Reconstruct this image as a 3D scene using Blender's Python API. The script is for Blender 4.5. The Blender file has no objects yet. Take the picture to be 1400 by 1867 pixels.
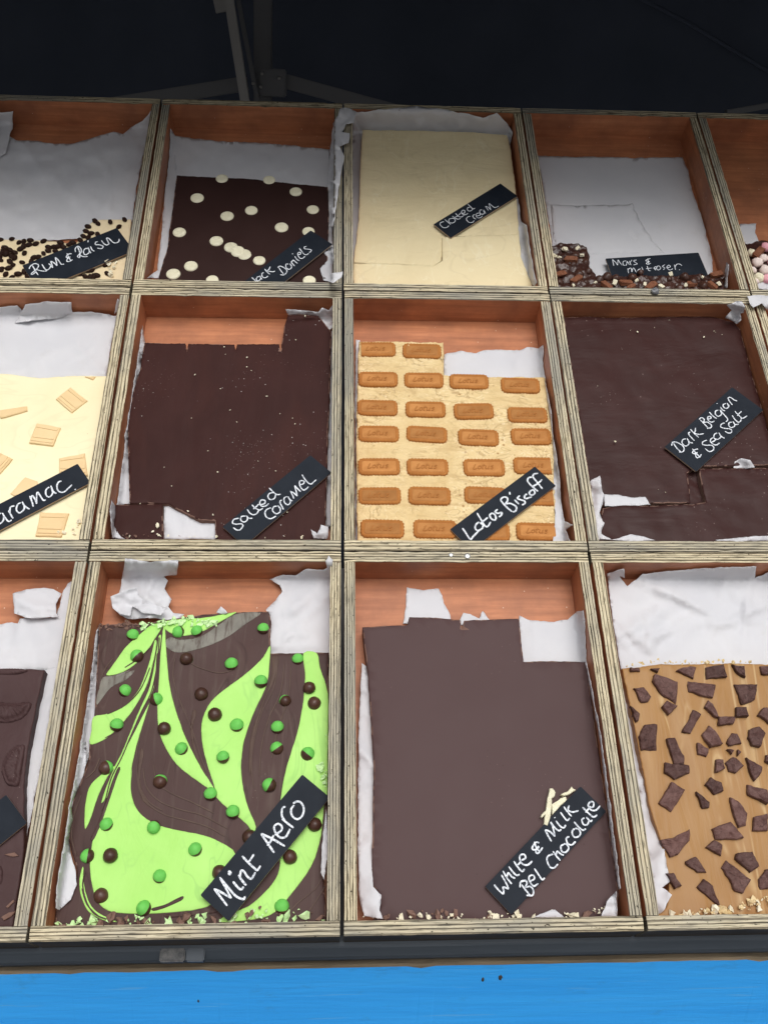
import bpy, bmesh, math, random
from mathutils import Vector, Matrix, noise
from mathutils.geometry import delaunay_2d_cdt
import numpy as np

random.seed(7)
SC = bpy.context.scene
COL = SC.collection

# ---------------------------------------------------------------- camera, sky, sun, exposure
TILT = math.radians(38)                     # slope of the display
Z0 = 1.15                                   # height of the display's origin (middle seam)
D = Matrix.Translation((0, 0, Z0)) @ Matrix.Rotation(TILT, 4, 'X')   # display (u, v uphill, w normal) -> world
F = 1689.99
CAMP = Vector((0.33442, -0.60199, 1.11453))
RC = Matrix(((0.998796, -0.021172, 0.044252), (-0.004440, 0.859342, 0.511382), (-0.048854, -0.510963, 0.858214)))
cam = bpy.data.cameras.new('camera')
cam_o = bpy.data.objects.new('camera', cam)
COL.objects.link(cam_o)
cam.sensor_fit = 'VERTICAL'; cam.sensor_height = 24.0; cam.lens = 24.0 * F / 1867.0
cam.clip_start = 0.02; cam.clip_end = 200
cam_o.matrix_world = D @ Matrix.Translation(CAMP) @ RC.transposed().to_4x4()
SC.camera = cam_o

SUN_EL, SUN_AZ = math.radians(62), math.radians(12)     # soft light from behind the viewer
w = bpy.data.worlds.new('World'); SC.world = w; w.use_nodes = True
nt = w.node_tree; nt.nodes.clear()
sky = nt.nodes.new('ShaderNodeTexSky'); sky.sky_type = 'NISHITA'; sky.sun_disc = False
sky.sun_elevation = SUN_EL; sky.sun_rotation = math.pi - SUN_AZ
sky.air_density = 1.0; sky.dust_density = 6.0; sky.ozone_density = 1.0
hsv = nt.nodes.new('ShaderNodeHueSaturation'); hsv.inputs['Saturation'].default_value = 0.16   # overcast grey
bg = nt.nodes.new('ShaderNodeBackground'); bg.inputs['Strength'].default_value = 0.125
ow = nt.nodes.new('ShaderNodeOutputWorld')
nt.links.new(sky.outputs[0], hsv.inputs['Color']); nt.links.new(hsv.outputs[0], bg.inputs['Color'])
nt.links.new(bg.outputs[0], ow.inputs['Surface'])
sun = bpy.data.lights.new('sun', 'SUN'); sun.energy = 1.5; sun.angle = math.radians(40); sun.color = (1, 0.97, 0.93)
sun_o = bpy.data.objects.new('sun', sun); COL.objects.link(sun_o)
sdir = Vector((math.sin(SUN_AZ) * math.cos(SUN_EL), -math.cos(SUN_AZ) * math.cos(SUN_EL), math.sin(SUN_EL)))
sun_o.rotation_euler = sdir.to_track_quat('Z', 'Y').to_euler(); sun_o.location = (0, -4, 6)
vs = SC.view_settings
vs.view_transform = 'Standard'; vs.look = 'None'; vs.gamma = 1.0; vs.use_curve_mapping = False
vs.exposure = -0.13
SC.cycles.max_bounces = 6
SC.cycles.use_denoising = True

# ---------------------------------------------------------------- tracing helpers
RT = RC.transposed()
def ray(x, y): return RT @ Vector(((x - 700) / F, -(y - 933.5) / F, -1.0))
def P(x, y, wv):
    d = ray(x, y); return CAMP + d * ((wv - CAMP.z) / d.z)
def Z(ox, oy, s, pts): return [(ox + p[0] / s, oy + p[1] / s) + tuple(p[2:]) for p in pts]
z1 = lambda p: Z(0, 0, 2, p)
z2 = lambda p: Z(700, 0, 2, p)
z3 = lambda p: Z(0, 520, 2.1875, p)
z4 = lambda p: Z(600, 520, 2.9167, p)
z5 = lambda p: Z(960, 520, 3.1818, p)
z6 = lambda p: Z(0, 980, 2.1875, p)
z7 = lambda p: Z(0, 1380, 2, p)
z8 = lambda p: Z(600, 980, 1.75, p)
z9 = lambda p: Z(600, 1380, 1.75, p)
zC = lambda p: Z(0, 1000, 5.836, p)
zG = lambda p: Z(0, 680, 5.836, p)
zH = lambda p: Z(0, 1200, 3.731, p)
zI = lambda p: Z(0, 370, 5.385, p)
zE = lambda p: Z(1100, 1190, 4.667, p)
zF = lambda p: Z(1100, 1420, 4.667, p)

# ---------------------------------------------------------------- materials
MATS = {}
class NB:
    def __init__(s, name):
        s.m = bpy.data.materials.new(name); s.m.use_nodes = True
        s.t = s.m.node_tree; s.t.nodes.clear()
        s.out = s.n('ShaderNodeOutputMaterial'); s.b = s.n('ShaderNodeBsdfPrincipled')
        s.l(s.b.outputs[0], s.out.inputs['Surface'])
        MATS[name] = s.m
    def n(s, ty, **kw):
        nd = s.t.nodes.new(ty)
        for k, v in kw.items(): setattr(nd, k, v)
        return nd
    def l(s, a, b): s.t.links.new(a, b)
    def set(s, **kw):
        for k, v in kw.items(): s.b.inputs[k.replace('_', ' ')].default_value = v
    def co(s, kind='Object', scale=(1, 1, 1), rot=0):
        tc = s.n('ShaderNodeTexCoord'); mp = s.n('ShaderNodeMapping')
        mp.inputs['Scale'].default_value = scale; mp.inputs['Rotation'].default_value = (0, 0, rot)
        s.l(tc.outputs[kind], mp.inputs['Vector']); return mp.outputs[0]
    def noise(s, co, scale=1, detail=4, rough=.55, dist=0):
        nd = s.n('ShaderNodeTexNoise'); s.l(co, nd.inputs['Vector'])
        nd.inputs['Scale'].default_value = scale; nd.inputs['Detail'].default_value = detail
        nd.inputs['Roughness'].default_value = rough; nd.inputs['Distortion'].default_value = dist
        return nd.outputs['Fac']
    def vor(s, co, scale, feat='F1'):
        nd = s.n('ShaderNodeTexVoronoi', feature=feat); s.l(co, nd.inputs['Vector'])
        nd.inputs['Scale'].default_value = scale; return nd
    def ramp(s, fac, stops, interp='LINEAR'):
        r = s.n('ShaderNodeValToRGB'); r.color_ramp.interpolation = interp
        el = r.color_ramp.elements
        while len(el) < len(stops): el.new(0.5)
        for e, (p, c) in zip(el, stops):
            e.position = p; e.color = (c, c, c, 1) if isinstance(c, (int, float)) else (*c, 1)
        s.l(fac, r.inputs[0]); return r.outputs[0]
    def mix(s, fac, a, b, mode='MIX'):
        m = s.n('ShaderNodeMix', data_type='RGBA', blend_type=mode)
        for i, v in ((0, fac), (6, a), (7, b)):
            if hasattr(v, 'links'): s.l(v, m.inputs[i])
            else: m.inputs[i].default_value = v if i == 0 else (*v, 1)
        return m.outputs[2]
    def math(s, op, a, b=0.0):
        m = s.n('ShaderNodeMath', operation=op)
        for i, v in enumerate((a, b)):
            if hasattr(v, 'links'): s.l(v, m.inputs[i])
            else: m.inputs[i].default_value = v
        return m.outputs[0]
    def bump(s, h, strength=.3, dist=.002, prev=None):
        b = s.n('ShaderNodeBump'); b.inputs['Strength'].default_value = strength; b.inputs['Distance'].default_value = dist
        s.l(h, b.inputs['Height'])
        if prev is not None: s.l(prev, b.inputs['Normal'])
        s.l(b.outputs[0], s.b.inputs['Normal']); return b.outputs[0]
    def color(s, c): s.l(c, s.b.inputs['Base Color'])
    def rough(s, c): s.l(c, s.b.inputs['Roughness'])

def m_ply():
    for name, A, B, G in (('pale_ply_layer', (.72, .64, .45), (.51, .43, .285), (.31, .30, .26)), ('dark_ply_layer', (.33, .28, .19), (.12, .098, .066), (.13, .127, .115))):
        m = NB(name)
        fib = m.noise(m.co('UV', (20, 500, 1)), 1, 3, .6)
        c = m.ramp(fib, [(.36, B), (.6, A)])
        pat = m.ramp(m.noise(m.co('UV', (38, 420, 1)), 1, 2, .6), [(.52, 0), (.66, .8)])
        c = m.mix(pat, c, tuple(x * .36 for x in B))
        grey = m.ramp(m.noise(m.co('UV', (3.2, 9, 1)), 1, 4, .6), [(.43, 0), (.62, .8)])
        c = m.mix(grey, c, G)
        crack = m.math('MULTIPLY', m.ramp(m.noise(m.co('UV', (8, 1000, 1)), 1, 1, .5), [(.66, 0), (.71, 1)]), m.ramp(m.noise(m.co('UV', (9, 40, 1)), 1, 1), [(.42, 0), (.5, 1)]))
        spot = m.ramp(m.noise(m.co('UV', (130, 300, 1)), 1, 2, .7), [(.64, 0), (.70, .95)])
        c = m.mix(m.math('MAXIMUM', crack, spot), c, (.026, .021, .016))
        m.color(c); m.set(Roughness=.88, Specular_IOR_Level=.12)
        m.bump(fib, .8, .0014)
def m_grime():
    m = NB('grimy_plywood_face'); o = m.co('UV', (12, 60, 1))
    m.color(m.ramp(m.noise(o, 1, 5, .6), [(.3, (.030, .026, .023)), (.7, (.075, .062, .052))])); m.set(Roughness=.8, Specular_IOR_Level=.2)
def m_veneer():
    m = NB('red_brown_plywood_veneer')
    a = m.co('UV', (7, 90, 1)); b = m.co('Object', (1, 1, 1))
    g = m.noise(a, 1, 4, .6, .3)
    base = m.ramp(g, [(.25, (.345, .127, .058)), (.55, (.51, .198, .092)), (.8, (.60, .26, .125))])
    blot = m.ramp(m.noise(b, 11, 5, .65), [(.38, 0), (.72, .8)])
    c1 = m.mix(blot, base, (.23, .088, .050))
    sp = m.vor(b, 85); dots = m.ramp(sp.outputs['Distance'], [(.05, 1), (.09, 0)])
    rnd = m.ramp(m.noise(b, 23, 1), [(.54, 0), (.58, .85)])
    c2 = m.mix(m.math('MULTIPLY', dots, rnd), c1, (.72, .58, .46))
    sc = m.ramp(m.noise(m.co('UV', (22, 700, 1), .3), 1, 1), [(.70, 0), (.74, .6)])
    c3 = m.mix(m.math('MULTIPLY', sc, m.ramp(m.noise(b, 9, 2), [(.55, 0), (.7, .7)])), c2, (.62, .42, .32))
    m.color(c3); m.set(Roughness=.5, Specular_IOR_Level=.35)
    m.bump(g, .12, .0006)
def m_fudge(name, dark, light, rough=.5, nscale=9, bumps=(), specks=None, streak=None, spec=.11, lines=(), rand=0):
    m = NB(name); o = m.co('Object')
    n = m.noise(o, nscale, 5, .6, .4)
    c = m.ramp(n, [(.3, dark), (.7, light)])
    if streak:
        sc, rot, colr, lo, hi, amt = streak
        st = m.ramp(m.noise(m.co('Object', sc, rot), 1, 4, .6, .6), [(lo, 0), (hi, amt)])
        c = m.mix(st, c, colr)
    if specks:
        for vs_, th, ns, lo, colr in specks:
            v = m.vor(o, vs_); dts = m.ramp(v.outputs['Distance'], [(th * .6, 1), (th, 0)])
            gate = m.ramp(m.noise(o, ns, 2), [(lo, 0), (lo + .06, 1)])
            c = m.mix(m.math('MULTIPLY', dts, gate), c, colr)
    for sc, rot, dst, wd, colr, amt in lines:                       # fold shading painted as colour lines, plus real smears in the set fudge
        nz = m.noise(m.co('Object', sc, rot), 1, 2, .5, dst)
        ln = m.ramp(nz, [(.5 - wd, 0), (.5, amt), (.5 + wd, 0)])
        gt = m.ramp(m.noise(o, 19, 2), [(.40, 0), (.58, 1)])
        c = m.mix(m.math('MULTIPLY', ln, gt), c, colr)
    if rand:
        oi = m.n('ShaderNodeObjectInfo'); hv = m.n('ShaderNodeHueSaturation')
        m.l(m.math('ADD', m.math('MULTIPLY', oi.outputs['Random'], 2 * rand), 1 - rand), hv.inputs['Value']); m.l(c, hv.inputs['Color']); c = hv.outputs[0]
    m.color(c); m.set(Roughness=rough, Specular_IOR_Level=spec)
    m.rough(m.ramp(m.noise(o, 17, 3), [(.3, max(.1, rough - .025)), (.7, rough + .025)]))
    prev = None
    for sc, rot, strength, dist, dst in bumps:
        prev = m.bump(m.noise(m.co('Object', sc, rot), 1, 4, .55, dst), strength, dist, prev)
    return m
CH_D, CH_L = (.046, .0235, .021), (.066, .034, .030)
WHT = (.80, .78, .75)
def build_materials():
    m_ply(); m_veneer(); m_grime()
    m_fudge('dark_chocolate_fudge', (.035, .0125, .0110), (.047, .0175, .0155), .55, 10,
            [((14, 3, 9), .2, .5, .004, 1.2), ((60, 60, 60), 0, .3, .001, 0)],
            [(105, .075, 14, .54, WHT), (210, .11, 8, .55, (.24, .18, .165)), (150, .07, 5, .57, (.5, .45, .42))], ((18, 6, 9), .1, (.064, .022, .017), .50, .75, .4))
    m_fudge('bitter_chocolate_fudge', (.034, .0118, .0105), (.045, .016, .0145), .45, 10,
            [((7, 16, 9), .5, .35, .004, 1.2), ((70, 70, 70), 0, .2, .001, 0)],
            [(70, .09, 12, .50, (.16, .11, .10)), (160, .08, 9, .55, (.45, .38, .34))], ((9, 60, 20), .15, (.075, .036, .034), .58, .78, .35), .18)
    m_fudge('milk_chocolate_fudge', (.080, .0475, .047), (.085, .051, .051), .5, 5,
            [((50, 50, 50), 0, .25, .001, 0)], [(60, .06, 18, .55, (.05, .028, .026)), (140, .07, 9, .56, (.20, .14, .13))])
    m_fudge('swirled_chocolate_fudge', (.058, .030, .027), (.076, .041, .037), .5, 10,
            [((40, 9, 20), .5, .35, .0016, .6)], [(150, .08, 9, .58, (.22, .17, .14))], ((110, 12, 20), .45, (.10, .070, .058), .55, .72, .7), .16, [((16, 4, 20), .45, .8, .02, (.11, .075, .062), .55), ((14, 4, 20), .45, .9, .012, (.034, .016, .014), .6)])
    m_fudge('orange_chocolate_fudge', (.056, .030, .030), (.075, .043, .043), .5, 10,
            [((16, 16, 16), 0, .5, .004, 1.5)], [(150, .08, 10, .6, (.3, .22, .2))])
    m_fudge('plain_chocolate_fudge', (.030, .014, .0125), (.037, .018, .016), .55, 10, [((40, 40, 40), 0, .12, .001, 0)])
    m_fudge('mint_green_fudge', (.37, .70, .155), (.44, .77, .205), .5, 12,
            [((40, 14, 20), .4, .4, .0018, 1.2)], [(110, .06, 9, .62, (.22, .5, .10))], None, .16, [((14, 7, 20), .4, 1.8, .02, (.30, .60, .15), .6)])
    m_fudge('biscuit_cream_fudge', (.64, .465, .225), (.76, .595, .325), .6, 22,
            [((16, 34, 20), -.12, .7, .0055, 2.4), ((60, 120, 60), .2, .3, .0015, 1.5)],
            [(70, .17, 12, .54, (.40, .23, .09)), (160, .12, 9, .5, (.45, .28, .12))],
            ((18, 70, 20), .12, (.52, .35, .16), .52, .70, .6), .16, [((16, 26, 20), -.1, 2.2, .028, (.40, .255, .11), .75), ((30, 44, 20), .3, 2.6, .022, (.88, .74, .48), .7)])  # darker and paler lines put the shading of the swirl folds into colour
    m_fudge('pale_cream_fudge', (.83, .74, .47), (.90, .82, .56), .5, 6,
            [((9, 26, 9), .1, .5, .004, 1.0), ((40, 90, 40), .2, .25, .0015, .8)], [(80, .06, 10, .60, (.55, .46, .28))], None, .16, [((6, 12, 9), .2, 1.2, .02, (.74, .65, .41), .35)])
    m_fudge('clotted_cream_fudge', (.75, .63, .385), (.835, .72, .46), .55, 6,
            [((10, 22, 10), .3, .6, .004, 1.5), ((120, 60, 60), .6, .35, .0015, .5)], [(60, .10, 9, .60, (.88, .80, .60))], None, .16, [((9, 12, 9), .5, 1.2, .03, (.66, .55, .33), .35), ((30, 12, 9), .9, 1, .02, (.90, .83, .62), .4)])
    m_fudge('grey_marbled_fudge', (.16, .15, .13), (.26, .25, .215), .5, 40, [((90, 18, 20), .5, .3, .0012, 1.0)], None, ((140, 30, 20), .5, (.09, .065, .055), .5, .66, .8))
    m_fudge('tan_marbled_fudge', (.078, .048, .040), (.112, .074, .058), .5, 40, [((90, 18, 20), .5, .3, .0012, 1.0)])
    m_fudge('raisin_fudge', (.74, .60, .38), (.82, .69, .46), .6, 18, [((50, 50, 50), 0, .4, .002, 1)])
    m_fudge('peanut_fudge', (.32, .165, .056), (.375, .205, .076), .42, 8,
            [((34, 5, 10), .16, .6, .004, .8)], [(60, .08, 10, .58, (.22, .10, .035))],
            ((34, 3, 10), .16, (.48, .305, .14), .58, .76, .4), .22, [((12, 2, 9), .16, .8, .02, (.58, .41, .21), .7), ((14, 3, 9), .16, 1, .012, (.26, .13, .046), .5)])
    m_fudge('rocky_chocolate', (.035, .013, .010), (.060, .024, .017), .33, 30, [((80, 80, 80), 0, .4, .003, 1)], None, None, .5)
    m_fudge('biscuit_crust', (.37, .155, .044), (.52, .24, .078), .7, 45, [((260, 260, 260), 0, .4, .0008, .5)], [(420, .2, 60, .5, (.30, .11, .03))], None, .12, (), .2)
    m_fudge('biscuit_emboss', (.345, .135, .036), (.42, .175, .050), .75, 60)
    m_fudge('biscuit_rim', (.36, .138, .034), (.45, .185, .050), .75, 60, [((260, 260, 260), 0, .5, .001, .5)])
    m_fudge('caramel_bar', (.73, .53, .28), (.80, .61, .345), .5, 20, [((90, 90, 90), 0, .2, .001, 0)])
    m_fudge('chocolate_chunk', (.072, .033, .028), (.150, .085, .075), .55, 90, [((70, 200, 70), .7, .6, .0025, 1.4)], [(200, .10, 40, .6, (.4, .3, .24))], None, .16, [((60, 60, 60), .3, 1.5, .03, (.035, .016, .014), .8)], .3)
    m_fudge('ball_chocolate', (.050, .0195, .0125), (.075, .033, .023), .38, 90, [((180, 180, 180), 0, .5, .001, 0)], None, None, .4, (), .2)
    m_fudge('ball_mint', (.135, .50, .085), (.175, .58, .12), .45, 60, [((180, 180, 180), 0, .2, .001, 0)])
    m_fudge('white_chocolate', (.72, .68, .48), (.84, .80, .62), .5, 90, [((160, 160, 160), 0, .8, .002, 1)], None, None, .16, (), .08)
    m_fudge('raisin_skin', (.016, .007, .005), (.035, .016, .011), .45, 200, [((500, 500, 500), 0, .8, .001, 1)])
    m_fudge('mint_crumb', (.50, .78, .33), (.66, .86, .50), .8, 60, [((250, 250, 250), 0, .6, .002, 0)])
    m_fudge('white_crumb', (.78, .72, .52), (.86, .82, .66), .8, 60, [((250, 250, 250), 0, .6, .002, 0)])
    m_fudge('tan_crumb', (.60, .45, .22), (.74, .60, .36), .8, 60, [((250, 250, 250), 0, .6, .002, 0)])
    m_fudge('cut_chocolate', (.15, .085, .065), (.24, .15, .12), .8, 90, [((200, 60, 200), 0, .6, .002, 0)])
    m_fudge('caramel_filling', (.16, .062, .034), (.27, .115, .065), .5, 90, [((200, 60, 200), 0, .6, .002, 0)])
    m_fudge('pink_sweet', (.78, .35, .42), (.86, .50, .55), .7, 40)
    m_fudge('pale_sweet', (.80, .66, .60), (.86, .78, .74), .7, 40)
    # parchment
    m = NB('parchment_paper'); o = m.co('Object')
    c = m.ramp(m.noise(o, 9, 4), [(.35, (.66, .665, .70)), (.7, (.73, .73, .755))])
    g = m.ramp(m.noise(o, 22, 5, .7), [(.58, 0), (.74, .4)])
    m.color(m.mix(g, c, (.62, .61, .60))); m.set(Roughness=.55, Specular_IOR_Level=.3)
    tr = m.n('ShaderNodeBsdfTranslucent'); tr.inputs[0].default_value = (.75, .74, .74, 1)
    mx = m.n('ShaderNodeMixShader'); mx.inputs[0].default_value = .15
    m.l(m.b.outputs[0], mx.inputs[1]); m.l(tr.outputs[0], mx.inputs[2]); m.l(mx.outputs[0], m.out.inputs['Surface'])
    m.bump(m.noise(o, 60, 3), .12, .001)
    # slate label
    m = NB('black_slate_label'); o = m.co('Object')
    c = m.ramp(m.noise(o, 30, 4), [(.35, (.0085, .0125, .020)), (.7, (.014, .019, .028))])
    d = m.ramp(m.noise(m.co('Object', (40, 40, 1)), 1, 3, .7), [(.62, 0), (.74, .22)])
    m.color(m.mix(d, c, (.06, .07, .085))); m.set(Roughness=.6, Specular_IOR_Level=.16)
    m.bump(m.noise(o, 400, 2), .1, .0005)
    m = NB('pale_fibreboard_edge'); m.set(Base_Color=(.42, .32, .23, 1), Roughness=.85)
    m = NB('chalk_ink'); o = m.co('Object')
    c = m.ramp(m.noise(o, 420, 3, .7), [(.36, (.30, .33, .38)), (.52, (.78, .82, .87)), (.7, (.86, .88, .9))])
    m.color(c); m.set(Roughness=.8, Specular_IOR_Level=.2)
    # structure metals, canvas, paint
    m = NB('grey_painted_steel'); o = m.co('Object', (3, 40, 40))
    m.color(m.ramp(m.noise(o, 1, 5, .6), [(.3, (.030, .040, .053)), (.7, (.056, .069, .085))])); m.set(Roughness=.5, Metallic=.2)
    m.bump(m.noise(o, 8, 3), .15, .001)
    m = NB('black_frame_steel'); m.set(Base_Color=(.15, .155, .168, 1), Roughness=.45, Metallic=.1)
    m.bump(m.noise(m.co('Object'), 30, 3), .1, .001)
    m = NB('pale_frame_alloy'); m.set(Base_Color=(.36, .355, .35, 1), Roughness=.4, Metallic=.1)
    m.bump(m.noise(m.co('Object'), 30, 3), .1, .001)
    m = NB('dusty_bracket'); m.color(m.ramp(m.noise(m.co('Object', (1, 1, 1)), 120, 4, .7), [(.35, (.04, .043, .048)), (.65, (.14, .138, .135))])); m.set(Roughness=.7)
    m = NB('bright_screw'); m.set(Base_Color=(.75, .75, .72, 1), Roughness=.3, Metallic=.9)
    m = NB('black_canvas'); o = m.co('Object')
    m.color(m.ramp(m.noise(o, 3, 5), [(.3, (.058, .072, .105)), (.7, (.078, .094, .135))])); m.set(Roughness=.75, Specular_IOR_Level=.25)
    m.bump(m.noise(o, 900, 2), .25, .0005)
    m = NB('raw_board_edge'); o = m.co('Object', (7, 90, 90))
    m.color(m.ramp(m.noise(o, 1, 5, .65), [(.3, (.075, .056, .036)), (.55, (.16, .123, .078)), (.8, (.26, .20, .13))])); m.set(Roughness=.85)
    m.bump(m.noise(o, 2, 4), .6, .003)
    m = NB('blue_board_paint'); o = m.co('Object'); g = m.co('Object', (2.2, 30, 30))
    c = m.ramp(m.noise(g, 1, 5, .6), [(.3, (.028, .345, .90)), (.55, (.036, .385, .95)), (.8, (.055, .42, .96))])
    d = m.ramp(m.noise(m.co('Object', (1, 1, 3)), 14, 6, .7), [(.58, 0), (.76, .5)])
    c = m.mix(d, c, (.045, .20, .45))
    sc_ = m.ramp(m.noise(m.co('Object', (7, 90, 160)), 1, 2, .5), [(.66, 0), (.70, .5)])
    c = m.mix(sc_, c, (.12, .42, .80))
    v = m.vor(o, 9); dk = m.ramp(v.outputs['Distance'], [(.018, 1), (.032, 0)])
    c = m.mix(m.math('MULTIPLY', dk, m.ramp(m.noise(o, 5, 1), [(.62, 0), (.66, 1)])), c, (.03, .05, .08))
    # chipped rim along the top edge of the board (object z runs downwards from 0)
    sx = m.n('ShaderNodeSeparateXYZ'); m.l(o, sx.inputs[0])
    edge = m.math('ADD', m.math('MULTIPLY', sx.outputs['Z'], 170.0), m.math('MULTIPLY', m.noise(m.co('Object', (26, 26, 40)), 1, 4, .7), 2.0))
    ch = m.ramp(edge, [(.62, 0), (.72, 1)])
    c = m.mix(ch, c, (.27, .20, .12))
    m.color(c); m.set(Roughness=.5, Specular_IOR_Level=.35)
    m.bump(m.noise(m.co('Object', (10, 90, 120)), 1, 5, .65), .35, .0025)
build_materials()
m = NB('grey_paving'); m.color(m.ramp(m.noise(m.co('Object'), 3, 6, .6), [(.3, (.13, .128, .122)), (.7, (.18, .177, .17))])); m.set(Roughness=.85)

bm = bmesh.new(); bmesh.ops.create_grid(bm, x_segments=1, y_segments=1, size=60)
me = bpy.data.meshes.new('ground'); bm.to_mesh(me); bm.free(); me.materials.append(MATS['grey_paving'])
GR = bpy.data.objects.new('ground', me); COL.objects.link(GR); GR['kind'] = 'structure'; GR['label'] = 'grey paving the stall stands on'

# ---------------------------------------------------------------- object helpers
def tag(o, label=None, cat=None, group=None, kind=None):
    if label: o['label'] = label
    if cat: o['category'] = cat
    if group: o['group'] = group
    if kind: o['kind'] = kind
    return o
def root(name, base, label, cat, group=None):
    o = bpy.data.objects.new(name, None); COL.objects.link(o)
    o.empty_display_size = .02
    o.matrix_world = D @ Matrix.Translation(base); o['base'] = list(base)
    del o['base']
    BASE[o.name] = Vector(base)
    return tag(o, label, cat, group)
BASE = {}
def link_mesh(name, me, parent=None, base=None, frame=True):
    """me is in display coordinates minus base"""
    o = bpy.data.objects.new(name, me); COL.objects.link(o)
    if parent is not None:
        o.parent = parent; BASE[o.name] = BASE[parent.name]
    else:
        base = Vector(base or (0, 0, 0)); BASE[o.name] = base
        o.matrix_world = D @ Matrix.Translation(base)
    return o
def from_bm(name, bm, mats, parent=None, base=None):
    b = BASE[parent.name] if parent is not None else Vector(base or (0, 0, 0))
    bmesh.ops.translate(bm, verts=bm.verts, vec=-b)
    me = bpy.data.meshes.new(name); bm.to_mesh(me); bm.free()
    for mm in (mats if isinstance(mats, (list, tuple)) else [mats]): me.materials.append(MATS[mm])
    return link_mesh(name, me, parent, b)
def mesh_only(name, bm, mats):
    me = bpy.data.meshes.new(name); bm.to_mesh(me); bm.free()
    for mm in (mats if isinstance(mats, (list, tuple)) else [mats]): me.materials.append(MATS[mm])
    return me

def inside(p, poly):
    x, y = p; c = False; j = len(poly) - 1
    for i in range(len(poly)):
        xi, yi = poly[i]; xj, yj = poly[j]
        if (yi > y) != (yj > y) and x < (xj - xi) * (y - yi) / (yj - yi) + xi: c = not c
        j = i
    return c
def resample(poly, step, jag=0.0, seed=0, closed=True):
    out = []; n = len(poly)
    for i in range(n if closed else n - 1):
        a = Vector(poly[i][:2]); b = Vector(poly[(i + 1) % n][:2]); L = (b - a).length
        k = max(1, int(round(L / step)))
        nrm = Vector((-(b - a).y, (b - a).x)); nrm = nrm / (nrm.length or 1)
        for q in range(k):
            p = a.lerp(b, q / k)
            if jag:
                s = noise.noise(Vector((p.x, p.y, seed)) * (0.35 / step)) + .6 * noise.noise(Vector((p.x, p.y, seed + 9)) * (1.1 / step))
                p = p + nrm * jag * s
            out.append((p.x, p.y))
    if not closed: out.append(tuple(poly[-1][:2]))
    return out
def smooth_poly(pts, k=5, closed=True):
    n = len(pts); out = []
    g = lambda i: Vector(pts[i % n][:2]) if closed else Vector(pts[max(0, min(n - 1, i))][:2])
    for i in range(n if closed else n - 1):
        p0, p1, p2, p3 = g(i - 1), g(i), g(i + 1), g(i + 2)
        for q in range(k):
            t = q / k
            v = .5 * ((2 * p1) + (p2 - p0) * t + (2 * p0 - 5 * p1 + 4 * p2 - p3) * t * t + (3 * p1 - p0 - 3 * p2 + p3) * t ** 3)
            out.append((v.x, v.y))
    if not closed: out.append(tuple(pts[-1][:2]))
    return out
def triangulate(poly, inner):
    vs_ = [Vector(p) for p in poly] + [Vector(p) for p in inner]
    n = len(poly)
    r = delaunay_2d_cdt(vs_, [(i, (i + 1) % n) for i in range(n)], [list(range(n))], 1, 1e-7)
    return r[0], r[1], r[2]

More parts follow.
